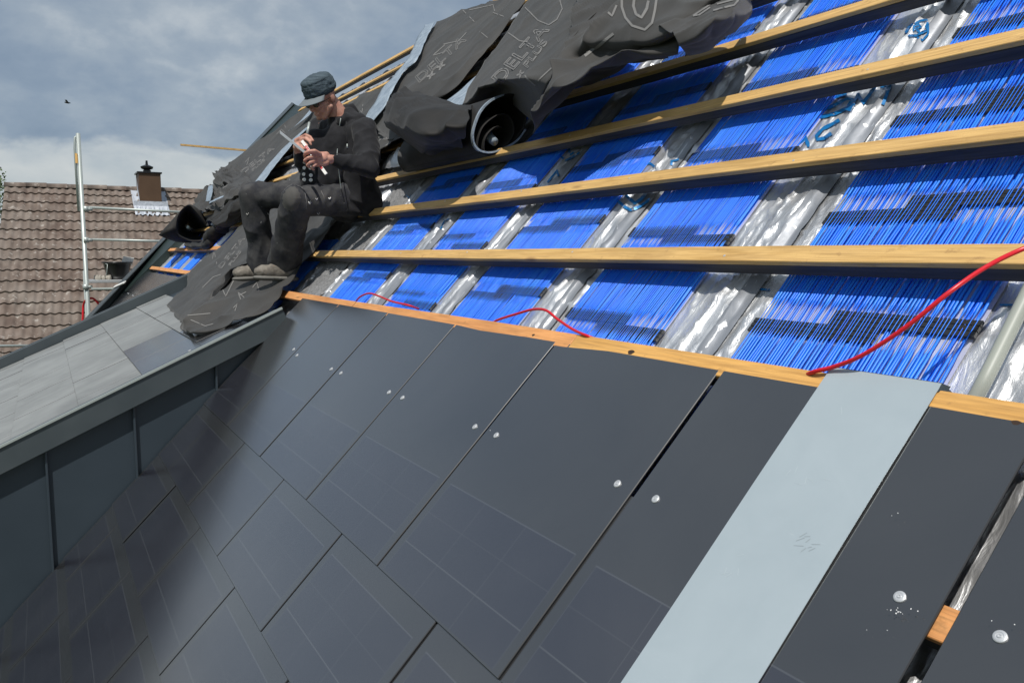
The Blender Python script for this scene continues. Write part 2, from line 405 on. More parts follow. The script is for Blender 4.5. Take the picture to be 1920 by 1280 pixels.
# flat foil tape lying on each rafter ridge
for yr in RAFT[:5]:
    pts = list(np.arange(.45, 2.7, .03))
    def tf(s, u, yr=yr):
        y = yr - .082 + u*.052 + .003*noise.noise(Vector((s*4, yr, 0)))
        hh = max(hfoil(s, y), hfoil(s, yr-.082), hfoil(s, yr-.03)) if u < .5 else hfoil(s, yr-.03)
        return R(s, y, max(hfoil(s, y), -.1)+.0035)
    TAPES.append(grid_obj('joint_tape', pts, [0, .25, .5, .75, 1], tf, M['foil_tape'], house))
def slab(s0, s1, y0, y1, h0, h1): 
    mb_ = MB(); mb_.box(R(s0, y0, h0), S*(s1-s0), YV*(y1-y0), N*(h1-h0)); return mb_
mb = slab(-2.6, 4.40, -2.0, 14.28, -.32, -.125); mb.build('roof_deck', M['trim_dark'], house)
# grey insulation patch left of the blue mats
gp_ = grid_obj('insulation_patch', list(np.arange(.80, 1.95, .02)), list(np.arange(4.80, 5.27, .02)), lambda s, y: R(s, y, hfoil(s, y)+.008), M['insul'], house)
wallm = Mat('rendered_wall', (.62,.60,.55), .85); wallm.bump(wallm.noise(wallm.coord(), 60, 4), .3, .01)
mb = MB(); e0 = R(-2.4, 0, -.35)
ridge = R(4.4, 0, -.35)
# walls under the roof: front, gables
x0, x1 = e0.x+.2, ridge.x+4.0
def prism(y0, y1):
    pass
mb.box(Vector((x0, -1.8, 0)), Vector((x1-x0, 0, 0)), Vector((0, 15.8, 0)), Vector((0, 0, e0.z)))
gb = [Vector((x0, 0, e0.z)), Vector((ridge.x, 0, ridge.z-.12)), Vector((2*ridge.x-x0, 0, e0.z))]
i = len(mb.v)
for yy in (-1.8, 14.0):
    for g_ in gb: mb.v.append(Vector((g_.x, yy, g_.z)))
mb.f += [(i, i+1, i+2), (i+5, i+4, i+3), (i+1, i, i+3, i+4), (i+2, i+1, i+4, i+5)]; mb.m += [0]*4
mb.build('wall', wallm.m, house)
# far slope of the roof
mb = MB(); rr = R(4.42, 0, -.12); dn = Vector((cos(TH), 0, -sin(TH)))
mb.box(Vector((rr.x, -2, rr.z)), dn*6.9, YV*16.3, Vector((sin(TH), 0, cos(TH)))*-.12); mb.build('rear_slope', M['clad'], house)
# verge trim along the far gable
mb = MB()
vo = [P(120, 643, .10), P(300, 455, .10), P(549, 194, .10)]
vi = [P(146, 632, .0), P(320, 462, .0), P(568, 203, .0)]
def ribbon(mb, A, B, off):
    for k in range(len(A)-1):
        a0, a1, b0, b1 = A[k], A[k+1], B[k], B[k+1]
        mb.quad(a0, a1, b1, b0); mb.quad(a0-off, b0-off, b1-off, a1-off); mb.quad(a0, a0-off, a1-off, a1); mb.quad(b0, b1, b1-off, b0-off)
    mb.quad(A[0], B[0], B[0]-off, A[0]-off); mb.quad(A[-1], A[-1]-off, B[-1]-off, B[-1])
ribbon(mb, vo, vi, N*.16); o = mb.build('verge_trim', M['trim_dark'], house)
mb = MB(); vl = [P(117, 641, .103), P(297, 453, .103), P(547, 192, .103)]; vm = [P(122, 643, .103), P(302, 455, .103), P(551, 194, .103)]
ribbon(mb, vl, vm, N*.012); mb.build('trim_edge', M['trim'], house)
# clip bracket at verge
mb = MB(); c0 = P(212, 541, .11); c1 = P(232, 532, .11)
mb.box(c0, c1-c0, S*.05, N*.012); mb.build('verge_clip', M['white'], house)

# ------------------------------------------------------------------ dormer
DPL = .455; DX, DZ = 1.182, -.345
def DR(x, y, h=0.0):                                             # on the dormer roof plane
    n_ = Vector((-DPL, 0, 1)).normalized(); return CAM + Vector((x, y, DZ + DPL*(x-DX))) + n_*h
DN = Vector((-DPL, 0, 1)).normalized(); DS = Vector((1, 0, DPL)).normalized()
XA = 1.20; XL = -1.15
dorm = empty('dormer', (0, 6.7, OZ-4)); tag(dorm, 'shed dormer clad in anthracite standing seam metal, joined to the steep roof', 'dormer')
mb = MB(); mb.box(DR(XL, 4.80, -.14), DS*((XA-XL)/DS.x), YV*4.1, DN*.115); mb.build('dormer_deck', M['clad'], dorm)
# cheek wall
def zroof(x, h=0.0): # height of the roof plane under x
    return ((x + N.x*(D-h)*1.0 + 0) ) # unused
mb = MB()
def roof_z(x, h): # z relative to camera of roof surface raised by h
    s_ = (x - N.x*(h-D))/S.x; return S.z*s_ + N.z*(h-D)
def cheek(Y, name, parent, nrm):
    mb = MB(); xs = np.linspace(XL, XA, 24)
    for k in range(23):
        xa, xb = float(xs[k]), float(xs[k+1])
        za0, zb0 = max(roof_z(xa, -.08), -6), max(roof_z(xb, -.08), -6); za1, zb1 = DZ+DPL*(xa-DX)-.10, DZ+DPL*(xb-DX)-.10
        if zb0 > zb1: zb0 = zb1
        if za0 > za1: break
        p = [CAM+Vector((xa, Y, za0)), CAM+Vector((xb, Y, zb0)), CAM+Vector((xb, Y, zb1)), CAM+Vector((xa, Y, za1))]
        t = Vector((0, .06, 0))*nrm
        mb.quad(*p); mb.quad(*[q+t for q in reversed(p)])
    return mb.build(name, M['clad'], parent)
cheek(4.79, 'cheek_panel', dorm, 1); cheek(8.74, 'cheek_panel', dorm, -1)
for xs_ in [-.905, -.475, -.04, .385, .818]:
    zt = DZ+DPL*(xs_-DX)-.11; zb = roof_z(xs_, -.03)
    mb = MB(); mb.box(CAM+Vector((xs_-.006, 4.762, zb)), Vector((.012, 0, 0)), Vector((0, .028, 0)), Vector((0, 0, zt-zb)))
    bevel(mb.build('standing_seam', M['clad'], dorm), .003)
# near edge trim (fascia) with a folded lip
mb = MB()
L_ = (XA-XL)/DS.x
mb.box(DR(XL, 4.735, -.105), DS*L_, Vector((0, .045, 0)), DN*.125)          # fascia board
mb.box(DR(XL, 4.780, .003), DS*(L_-.02), Vector((0, .05, 0)), DN*.017)
bevel(mb.build('fascia', M['trim'], dorm), .003)
mb = MB(); mb.box(DR(XL, 4.726, .018), DS*L_, Vector((0, .016, 0)), DN*.012); mb.build('fascia_lip', M['galv'], dorm)
mb = MB(); mb.box(DR(XL, 8.72, -.10), DS*(L_+.15), Vector((0, .06, 0)), DN*.19); 
mb.box(DR(XL, 8.785, .075), DS*(L_+.15), Vector((0, .045, 0)), DN*.02); bevel(mb.build('upstand', M['trim'], dorm), .003)
mb = MB(); mb.box(CAM+Vector((XL, 4.8, -6.5)), Vector((.08, 0, 0)), Vector((0, 3.9, 0)), Vector((0, 0, 6.5+DZ+DPL*(XL-DX)-.15))); mb.build('front_wall', M['clad'], dorm)

# ------------------------------------------------------------------ solar panels
PW = .687
def rmat(s, y, h, tilt=0.0):
    xa = -YV; ya = (S*cos(tilt) - N*sin(tilt)); za = xa.cross(ya)
    m_ = Matrix((xa, ya, za)).transposed().to_4x4(); m_.translation = R(s, y, h); return m_
def panel_mesh(wd, ln, mat, th=.0055, slant=0.0):
    mb = MB(); mb.box(Vector((0,0,-th)), Vector((wd,0,0)), Vector((0,ln,0)), Vector((0,0,th)))
    if slant: # cut left side obliquely
        for k, v in enumerate(mb.v):
            if v.x < .001: mb.v[k] = Vector((v.x + slant*(v.y/ln), v.y, v.z))
    me = bpy.data.meshes.new('solar_panel'); me.from_pydata([tuple(v) for v in mb.v], [], mb.f); me.materials.append(mat); me.materials.append(M['comb']); me.update()
    for p_ in me.polygons: p_.material_index = 0 if abs(p_.normal.z) > .5 else 1
    bm = bmesh.new(); bm.from_mesh(me); bmesh.ops.bevel(bm, geom=[e for e in bm.edges], offset=.0016, segments=1, affect='EDGES', material=1); bm.to_mesh(me); bm.free()
    return me
def screw_mesh():
    mb = MB(); prof = [(.0001,.0022),(.0012,.0022),(.0014,.0034),(.0030,.0034),(.0032,.0020),(.0052,.0020),(.0055,.0027),(.0078,.0023),(.0092,.0014),(.0095,.0),(.0095,-.001)]
    mb.lathe(Vector((0,0,0)), Vector((0,0,1)), prof, 20)
    me = bpy.data.meshes.new('screw'); me.from_pydata([tuple(v) for v in mb.v], [], mb.f); me.materials.append(M['steel'])
    me.update(); return me
SCR = screw_mesh()
PLEN = .822; TILT = .013/.8
me_full = panel_mesh(PW-.0085, PLEN, M['panel']); me_wide = panel_mesh(PW-.014, PLEN, M['panel']); me_plain = panel_mesh(PW-.006, PLEN, M['panel_plain'])
ORD = ['first','second','third','fourth','fifth','sixth','seventh','eighth','ninth','tenth','eleventh','twelfth']
course_s = [-.092, -.449, -.796, -1.146, -1.495, -1.845]
course_off = [.645, .95, .645, .98, .645, .98]
cname = ['top course', 'second course down', 'third course down', 'fourth course down', 'fifth course down', 'sixth course down']
first_panel = None; first_screw = None
PANELS = []
def add_panel(s, yl, h, wd, label, group, me=None, screws=None, ln=PLEN, slant=0.0, mat=None, right_gap=.003):
    global first_panel
    """yl: left edge (largest y)"""
    if me is None: me = panel_mesh(wd, ln, mat or M['panel'], slant=slant)
    if first_panel is None:
        o = bpy.data.objects.new('solar_panel', me); first_panel = o
    else:
        o = first_panel.copy(); o.data = me
        for kk in list(o.keys()): del o[kk]
    COL.objects.link(o)
    o.matrix_world = rmat(s, yl, h, TILT); tag(o, label, 'solar panel', group)
    for (sx, syy) in (screws or []):
        c = bpy.data.objects.new('screw', SCR); COL.objects.link(c); c.parent = o; c.location = (sx, syy, 0.0006)
        c.rotation_euler = (random.uniform(-.05,.05), random.uniform(-.05,.05), random.uniform(0,3))
    return o
lo_w = {0: 0, 1: 0, 2: 1, 3: 2, 4: 3, 5: 4}
for ci, s0 in enumerate(course_s):
    js = []
    y = course_off[ci] - 2*PW
    while y < 4.82 - .1: js.append(y); y += PW
    js.append(4.775)
    js = [j for j in js if j > -.8]
    n_ = len(js)-1
    for k in range(n_):
        yr_, yl = js[k], js[k+1]
        if ci >= 1 and yl < .75 + .35*ci: continue
        rank = n_-1-k
        pos = 'first from the dormer wall' if rank == 0 else ORD[rank] + ' from the dormer wall'
        wide = yl - yr_
        gapr = .006
        if ci == 0 and abs(yr_-.645) < .02: gapr = .006
        if ci == 0 and abs(yl-.645) < .02: yl = .628; wide = yl-yr_
        hh = .0015*random.uniform(-1, 1)
        lab = 'black glass solar panel, %s, %s' % (cname[ci], pos)
        scr = [(.062, .476), (wide-.062-.006, .476)] if ci == 0 else None
        if ci == 0 and rank == 0: scr = [(.03, .512), (wide-.066, .50)]
        if abs(wide-PW) < .01: add_panel(s0, yl, hh, PW, lab, 'solar panels of the lower roof', me_wide if (ci == 0 and abs(yr_-1.332) < .02) or (ci == 2 and k % 3 == 1) else me_full, scr)
        else: add_panel(s0, yl, hh, wide, lab, 'solar panels of the lower roof', None, scr, mat=M['panel'] if wide > .3 else M['panel_plain'], ln=PLEN)
# panels beyond the dormer
for ci in (0, 1, 2):
    y = 8.9 if ci == 0 else 8.9
    js = [8.86]; y = 9.2 + (.34 if ci == 1 else 0)
    while y < 13.9: js.append(y); y += PW
    js.append(14.12)
    for k in range(len(js)-1):
        wide = js[k+1]-js[k]
        lab = 'grey solar panel beyond the dormer, %s, %s from it' % (('top course', 'second course', 'third course')[ci], ORD[k])
        add_panel(course_s[ci], js[k+1], random.uniform(-.001,.001), wide-.004, lab, 'solar panels beyond the dormer', None,
                  [(.06, .40), (wide-.07, .40)] if ci == 0 else None, mat=M['panel_plain'])
# panels on the dormer roof: courses run across the slope
dcourse = [.449-.321*k for k in range(-2, 9)]
DL = .321/DS.x
def dmat(x, y, h, tilt=.012):
    xa = -YV; ya = (DS*cos(tilt) - DN*sin(tilt)); za = xa.cross(ya)
    m_ = Matrix((xa, ya, za)).transposed().to_4x4(); m_.translation = DR(x, y, h); return m_
mcache = {}
for ci, xb in enumerate(dcourse):
    off = 6.13 if ci % 2 == 0 else 5.78
    js = [4.84] + [y for y in [off-2*PW+k*PW for k in range(8)] if 4.95 < y < 8.55] + [8.70]
    if ci == 0: js = [4.84, 6.13, 8.70]; 
    if xb > .9: continue
    for k in range(len(js)-1):
        wd = js[k+1]-js[k]-.010
        ln = .30 if xb > .7 else (.62 if xb > .4 else .40)
        new = (xb > .4 and k == 0) or (xb > .4 and k == 1)
        key = (round(wd, 3), ln, new)
        if key not in mcache: mcache[key] = panel_mesh(wd, ln, M['panel_plain'] if new else M['panel_dusty'])
        o = first_panel.copy(); o.data = mcache[key]
        for kk in list(o.keys()): del o[kk]
        COL.objects.link(o); o.matrix_world = dmat(xb, js[k+1], .008 + .002*random.uniform(-1,1), .020)
        cn = ORD[ci] + ' course down'
        tag(o, '%s panel on the dormer roof, %s, %s from the near edge' % ('clean dark' if new else 'dusty pale grey', cn, ORD[k]), 'solar panel', 'panels on the dormer roof')
        if new and k == 0 and xb < .6:
            for (sx, sy_) in ((.55, .27), (.50, .285)):
                c = bpy.data.objects.new('screw', SCR); COL.objects.link(c); c.parent = o; c.location = (sx, sy_, .0006)

# ------------------------------------------------------------------ battens
def batten(s, y0, y1, label, top='pine', hw=.027, dh=0.0, bow=.004, two=True, name='roof_batten'):
    root = empty(name, R(s, y0, -.085)); tag(root, label, 'batten', 'roof battens')
    n_ = max(2, int((y1-y0)/.25))
    def bar(s0, s1, h0, h1, mat, nm, seed):
        mb = MB(); ysx = [y0+(y1-y0)*k/n_ for k in range(n_+1)]
        for y in ysx:
            b = bow*noise.noise(Vector((y*.6, s*7, seed))); b2 = .0012*noise.noise(Vector((y*9, s*3, seed)))
            for (a, c) in ((s0+b2, h0), (s1, h0), (s1, h1), (s0+b2, h1)): mb.v.append(R(a+b, y, c+b*.4+dh))
        for k in range(n_):
            i = k*4
            for j in range(4):
                j2 = (j+1) % 4; mb.f.append((i+j, i+4+j, i+4+j2, i+j2)); mb.m.append(0)
        mb.f += [(0,1,2,3), (n_*4+3, n_*4+2, n_*4+1, n_*4)]; mb.m += [0,0]
        o = mb.build(nm, mat, root); bevel(o, .0016, 1); return o
    if two:
        bar(s-hw, s+hw, -.031, -.015, M[top], 'top_board', 1)
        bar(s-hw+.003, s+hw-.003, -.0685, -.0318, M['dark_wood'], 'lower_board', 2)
    else: bar(s-hw, s+hw, -.086, -.015, M[top], 'top_board', 1)
    return root
batten(ROWS[0]-.002, -.8, 1.95, 'lowest orange batten along the top of the black panels, longest right hand piece', 'golden')
batten(ROWS[0]-.002, 1.953, 3.885, 'lowest orange batten, middle piece above the black panels', 'larch')
batten(ROWS[0]-.001, 3.905, 5.60, 'lowest orange batten, piece with the boot standing at its end', 'larch')
batten(ROWS[0]+.002, 5.62, 5.95, 'short orange batten end under the boots', 'larch')
nm = ['second batten up, running level behind the red cable', 'third batten up, starting under the seated man', 'fourth batten up, carrying the roll of membrane', 'fifth batten up, under the torn grey membrane', 'sixth batten up, crossing the top right corner']
lend = [5.83, 5.62, 6.25, 6.2, 6.1]
for k in range(5):
    if k == 0:
        batten(ROWS[1], -.8, 5.33, 'second batten up, running level behind the red cable'); batten(ROWS[1]+.002, 5.335, lend[0], 'short left end of the second batten up, beside the trouser legs')
    else: batten(ROWS[k+1], -.8, lend[k], nm[k])
batten(.375, -.8, 1.3, 'orange batten glimpsed in the gap between two panels at lower right', 'larch', dh=-.006)
ups = ['uncovered batten between two membrane sheets, seventh up', 'uncovered batten between two membrane sheets, eighth up', 'uncovered batten between two membrane sheets, ninth up']
def nail(s_, y_, par):
    mb = MB(); mb.lathe(R(s_, y_, -.0155), N, [(.0001,.0016),(.0035,.0014),(.0042,.0)], 10); mb.build('nail', M['steel'], par)
for o_ in [q for q in bpy.data.objects if q.get('category') == 'batten' and 'batten up' in q.get('label', '')]:
    s_, y_, _ = sy(o_.location)
    for yr in RAFT[:5]: 
        if o_.location and yr > y_: nail(s_+random.uniform(-.012,.012), yr+random.uniform(-.02,.02), o_)
for k in range(6, 9): batten(ROWS[k], 3.0, 14.0, ups[k-6] if k-6 < 3 else '')
batten(ROWS[9]-.01, 3.0, 13.9, 'second highest batten, just under the ridge board'); 
batten(4.36, 3.0, 14.0, 'topmost batten forming the ridge line against the sky', hw=.04, dh=.03)
lf = ['orange batten along the panels beyond the dormer', 'second batten up beyond the dormer, above the blue mats', 'third batten up beyond the dormer, left of the knees', 'fourth batten up beyond the dormer, behind the membrane folds', 'fifth batten up beyond the dormer, by the elbow', 'sixth batten up beyond the dormer, by the far hand']
ls = [.81, 1.177, 1.545, 1.91, 2.28, 2.65]
for k, s_ in enumerate(ls): batten(s_, 8.55, 14.12, lf[k], 'larch' if k < 2 else 'pine')
batten(.842, 8.95, 9.3, 'short batten offcut above the dormer upstand', 'larch')

# ------------------------------------------------------------------ blue capillary mats
mlab = ['blue fibre mat nearest the camera, at the right under the red cable', 'blue fibre mat second from the right, between two foil ridges', 'blue fibre mat third from the right, in the middle of the roof', 'blue fibre mat fourth from the right, above the small red cable', 'blue fibre mat leftmost of the five, beside the trouser leg']
combs = [(.928, .970), (.902, .857), (.936, .98), (.91, .854), (.963, 1.012)]
def fibre_mat(y0, y1, s0, s1, nf, label, group, cspec=None, seg=.045, rad=.0024, seed=0, nsides=4, cpitch=.3695):
    root = empty('fibre_mat', R(s0, (y0+y1)/2, -.1)); tag(root, label, 'fibre mat', group)
    rnd = random.Random(seed)
    V = []; Fc = []
    for L in range(2):
        ns = int((s1-s0)/((seg if not cspec else .026) if L == 0 else .065))
        nn = nf if L == 0 else int(nf*(.4 if nf < 60 else .8))
        for i in range(nn):
            u = (i+.5)/nn; y = y0+(y1-y0)*u + rnd.uniform(-.0022, .0022)
            ph = rnd.uniform(0, 50); b = len(V)
            for k in range(ns+1):
                s_ = s0+(s1-s0)*k/ns
                bunch = .004*noise.noise(Vector((s_*2.3, y*30, seed))) + .0020*noise.noise(Vector((s_*7, ph, seed))) + .004*noise.noise(Vector((s_*1.1, y*7, seed+3)))
                if L == 1: bunch *= 1.8
                hh = (-.0885 if L == 0 else -.0985) + .0015*noise.noise(Vector((s_*6, ph, 9))) + .0012*noise.noise(Vector((s_*3.0, y*6, 5)))
                c = Vector((s_, y+bunch, hh))
                fr = 1.15
                if L == 0:
                    fr = 1.0 if nf < 60 else .9
                    if cspec and min(abs(((s_-cc+cpitch/2) % cpitch)-cpitch/2) for cc in cspec) < .026: fr = .30
                for j in range(nsides):
                    an = 2*pi*(j+.5)/nsides
                    V.append(R(c.x, c.y+rad*fr*cos(an)*1.15, c.z+rad*min(fr, 1)*sin(an)*.8))
            for k in range(ns):
                for j in range(nsides):
                    j2 = (j+1) % nsides
                    Fc.append((b+k*nsides+j, b+k*nsides+j2, b+(k+1)*nsides+j2, b+(k+1)*nsides+j))
    o = mesh_obj('fibres', V, Fc, M['blue'], root, True)
    grid_obj('backing_film', list(np.arange(s0, s1, .05)), list(np.linspace(y0-.002, y1+.002, 12)), lambda s_, y_: R(s_, y_, -.1005+.0012*noise.noise(Vector((s_*4, y_*9, 2)))), M['film'], root)  # added sheet over the foil, so the fibre gaps look bright
    if cspec:
        for side in (0, 1):
            c0 = cspec[side]; ww = (y1-y0)
            ya, yb = (y0+ww*.36, y1+.012) if side == 0 else (y0+.010-.02, y0+ww*.62)
            if side == 1: ya = y0-.008
            for k in range(0, 5):
                sc_ = c0 + cpitch*k
                if sc_ > s1-.1 or (k > 4): break
                mb = MB(); nb = int((yb-ya)/.0165)
                for i in range(nb):
                    yy = ya+(yb-ya)*i/nb
                    for rrw in range(3):
                        mb.box(R(sc_-.021+rrw*.0143, yy+.0012, -.0965), S*.0122, YV*((yb-ya)/nb-.0024), N*.0074)
                mb.box(R(sc_-.0205, ya+.003, -.0965), S*.041, YV*(yb-ya-.006), N*.0055)
                mb.build('rubber_comb', M['comb'], root)
    return root
for k, (a0, b0) in enumerate(MATS):
    fibre_mat(a0, b0, .36, (2.75, 3.2, 3.2, 2.9, 2.3)[k], (56, 52, 62, 64, 74)[k], mlab[k], 'blue fibre mats on the near roof', combs[k], (.02, .03, .04, .05, .06)[k], (.0031, .0028, .0025, .0024, .0023)[k], seed=k+1)
fibre_mat(5.47, 5.95, .40, 1.3, 60, 'blue fibre mat peeking out under the boots beside the dormer', 'blue fibre mats on the near roof', None, .1, .0036, 11)
for k, (a0, b0) in enumerate([(9.15+.0, 9.72), (10.2, 10.72), (11.15, 11.6), (12.05, 12.5)]):
    fibre_mat(a0, b0, .7, 1.7, 60, 'blue fibre mat in the far bay beyond the dormer, %s from the gable' % ORD[3-k], 'blue fibre mats beyond the dormer', None, .2, .0045, 20+k)

# ------------------------------------------------------------------ decals: strokes laid onto real surfaces
def bvh_of(objs):
    vs, fs = [], []
    for o in objs:
        b = len(vs); mw = o.matrix_world if o.parent is None else (o.parent.matrix_basis @ o.matrix_parent_inverse @ o.matrix_basis if False else Matrix.Identity(4))
        vs += [v.co.copy() for v in o.data.vertices]; fs += [tuple(b+i for i in p.vertices) for p in o.data.polygons]
    return BVHTree.FromPolygons(vs, fs)
def stroke_decal(lines, bvh, wpx, mat, parent, name='printed_lettering', lift=.004, step=5.0):
    """each line is a list of photo points; it is dropped onto the surface and given width in metres"""
    mb = MB()
    for ln in lines:
        pts = []
        for i in range(len(ln)-1):
            (xa, ya), (xb, yb) = ln[i], ln[i+1]; L = sqrt((xb-xa)**2+(yb-ya)**2); n_ = max(1, int(L/step))
            for k in range(n_): pts.append((xa+(xb-xa)*k/n_, ya+(yb-ya)*k/n_))
        pts.append(ln[-1]); rowv = []
        for i, (x, y) in enumerate(pts):
            xa, ya = pts[max(i-1, 0)]; xb, yb = pts[min(i+1, len(pts)-1)]
            dx, dy = xb-xa, yb-ya; L = sqrt(dx*dx+dy*dy) or 1; nx, ny = -dy/L, dx/L
            pr = []
            for sgn in (-1, 1):
                hit, nn, _, _ = bvh.ray_cast(CAM, ray(x+nx*wpx*.5*sgn, y+ny*wpx*.5*sgn).normalized())
                if hit is None: pr = None; break
                if nn.dot(ray(x, y)) > 0: nn = -nn
                pr.append(hit + nn*lift)
            rowv.append(pr)
        for i in range(len(rowv)-1):
            a_, b_ = rowv[i], rowv[i+1]
            if a_ and b_ and (a_[0]-b_[0]).length < .25 and (a_[0]-a_[1]).length < .2: mb.quad(a_[0], b_[0], b_[1], a_[1])
    if mb.v: return mb.build(name, mat, parent)
fb = bvh_of([foil] + TAPES)
def arc(cx, cy, rx, ry, a0, a1, rot=0, n=14):
    out = []
    for k in range(n+1):
        t = radians(a0+(a1-a0)*k/n); x, y = rx*cos(t), ry*sin(t); c, s_ = cos(radians(rot)), sin(radians(rot))
        out.append((cx+x*c-y*s_, cy+x*s_+y*c))
    return out
z4 = lambda L: [(1400+x/6, 120+y/6) for x, y in L]
z5 = lambda L: [(960+x/6, 220+y/6) for x, y in L]
mark = [z4([(580,950),(670,830),(700,940)]), z4([(1050,640),(960,690),(860,740),(790,820),(800,860),(880,845),(960,790)]),
        z4([(830,610),(1000,570),(1150,500),(1190,410),(1140,395),(1000,470),(870,530)]), z4([(980,390),(1130,340)]),
        z4([(1150,540),(1260,350)]), z4([(1250,340),(1310,450),(1450,270)]), z4([(1510,270),(1620,240),(1530,470)])]
stroke_decal(mark, fb, 6.5, M['ink'], house, 'blue_lettering')
zr = lambda L: [(1280+x*.3437, y*.3437) for x, y in L]
drop = [zr([(1215,185),(1240,150),(1290,120),(1335,115),(1330,170),(1280,200),(1235,200),(1215,185)]), zr([(1262,178),(1258,150),(1290,140),(1300,155),(1270,165),(1295,182)]), zr([(1335,130),(1335,190),(1305,225),(1285,210)])]
stroke_decal(drop, fb, 4, M['ink'], house, 'droplet_mark')
def each(lines, w_, nm_='droplet_mark'):
    for l_ in lines: stroke_decal([l_], fb, w_, M['ink'], house, nm_)
each([z5([(1170,890),(1200,950),(1260,1010),(1340,1050),(1440,1010),(1560,930)]), z5([(1280,880),(1330,930),(1390,970),(1450,930),(1520,850)]), z5([(1060,970),(1010,1080)])], 5.5, 'droplet_mark')
each([z5([(570,360),(550,440),(600,490),(680,460),(760,400)]), z5([(650,340),(650,430),(700,400)]), z5([(400,740),(510,600),(520,670)]), z5([(300,610),(335,640),(320,690),(250,720),(260,650)])], 3.5, 'droplet_mark')
each([z5([(1420,555),(1560,525),(1620,575)]), z5([(1790,545),(1800,500),(1880,480)])], 4, 'droplet_mark')
z8 = lambda L: [(680+x/3, 240+y/3) for x, y in L]
each([z8([(250,350),(270,310),(285,320),(265,350)]), z8([(245,380),(265,395),(270,370)]), z8([(440,570),(460,520),(490,515)]), z8([(135,235),(185,170)])], 2.6, 'droplet_mark')
z7 = lambda L: [(1200+x*.375, 420+y*.375) for x, y in L]
each([z7([(1680,405),(1740,407)]), z7([(1805,410),(1865,413)]), z7([(600,330),(650,333)])], 3.5, 'dashed_line')

# ------------------------------------------------------------------ zinc strip, cables, conduit
mb = MB()
sa, sb = -.42, .778; yl, yr_ = 1.068, .838
n_ = 24
def zs(s, y): return .0095 - .0165*(s+.092) + .0015*sin(s*3.1+y*4) + .002*noise.noise(Vector((s*3, y*5, 1)))
top = []; bot = []
for k in range(n_+1):
    s = sa+(sb-sa)*k/n_
    top.append([R(s, yl+(yr_-yl)*j/6, zs(s, yl+(yr_-yl)*j/6)-.005) for j in range(7)])
for k in range(n_):
    for j in range(6):
        a0, a1, b1, b0 = top[k][j], top[k][j+1], top[k+1][j+1], top[k+1][j]
        mb.quad(a1, a0, b0, b1); mb.quad(a0-N*.0012, a1-N*.0012, b1-N*.0012, b0-N*.0012)
    mb.quad(top[k][0], top[k][0]-N*.0012, top[k+1][0]-N*.0012, top[k+1][0]); mb.quad(top[k][6]-N*.0012, top[k][6], top[k+1][6], top[k+1][6]-N*.0012)
# folded over the batten at the top
for j in range(6):
    a0, a1 = top[n_][j], top[n_][j+1]; dn = N*-.045 + S*.010
    mb.quad(a0, a1, a1+dn, a0+dn); mb.quad(a0+S*.0012, a0+dn+S*.0012, a1+dn+S*.0012, a1+S*.0012)
a1 = top[n_][6]
o = mb.build('metal_strip', M['zinc'], smooth=False); tag(o, 'long pale zinc sheet strip laid over the black panels, its top folded over the batten', 'metal strip')
mb = MB(); mb.quad(a1, a1-S*.018-N*.001, a1-S*.008-YV*.008-N*.014, a1-YV*.010-N*.012+S*.004); mb.build('folded_corner', M['clad'], o)
rs = random.Random(9); zb2 = bvh_of([o])
L1 = []
for k in range(9):
    x, y = 1488+rs.uniform(0,48), 1002+rs.uniform(0,40); L1.append([(x, y), (x+rs.uniform(8,20), y-rs.uniform(-2,9))])
stroke_decal(L1, zb2, .5, Mat('grey_scuff', (.27,.30,.31), .6).m, o, 'scuff_mark', .0006)
L2 = []
for k in range(12):
    x, y = rs.choice(((1385,1060),(1500,880),(1300,1200),(1600,770),(1540,880)))
    x += rs.uniform(-25,25); y += rs.uniform(-30,30); a_ = rs.uniform(0,3.1); L2.append([(x, y), (x+14*cos(a_), y+14*sin(a_))])
stroke_decal(L2, zb2, .45, Mat('bright_scratch', (.54,.60,.62), .4).m, o, 'scratch', .0006)
def cable(name, pts, r, label, cat, mat, group=None, n=8):
    P3 = catmull([P(*p) if len(p) == 3 else PF(p[0], p[1], p[3]) for p in pts], 10)
    mb = MB(); mb.tube(P3, r, n); return tag(mb.build(name, mat, smooth=True), label, cat, group)
cable('red_cable', [(1500,712,-.05),(1522,698,-.01),(1565,687,.0),(1620,664,.02),(1700,612,.05),(1780,548,.07),(1850,500,.05),(1920,466,.02),(2010,436,.02),(2100,425,.0)], .0046, 'thick red cable arching from behind the orange batten towards the right edge', 'cable', M['red'], 'red cables')
cable('red_cable', [(922,606,-.06),(935,599,-.02),(970,588,.0),(1000,580,.01),(1024,582,.015),(1045,598,.0),(1075,618,-.01),(1105,631,-.015),(1130,640,-.07)], .0044, 'red cable making a bump above the orange batten in the middle of the photo', 'cable', M['red'], 'red cables')
cable('red_cable', [(668,564,-.06),(676,556,-.02),(692,550,.0),(710,555,.0),(735,565,-.005),(765,572,-.012),(785,579,-.07)], .0046, 'short red cable curling over the orange batten nearest the boots', 'cable', M['red'], 'red cables')
cable('conduit_pipe', [(1825,752,-.07),(1850,705,-.055),(1890,625,-.05),(1935,535,-.045),(1990,430,-.04)], .0135, 'pale grey plastic conduit rising over the foil at the right edge', 'pipe', M['conduit'], n=16)
cable('black_wire', [(590,520,-.09),(582,520,-.06),(572,530,-.055),(566,540,-.07),(558,548,-.09)], .0025, 'thin black wire poking out of a hole in the silver foil near the boots', 'wire', M['black'])
mb = MB(); mb.lathe(P(586, 520, -.088), N, [(.0,.012),(.02,.016),(.032,.008),(.034,0)], 14); mb.build('foil_plug', M['foil'], bpy.data.objects['black_wire'], True)
kb = Mat('dark_knot', (.035,.018,.010), .8).m
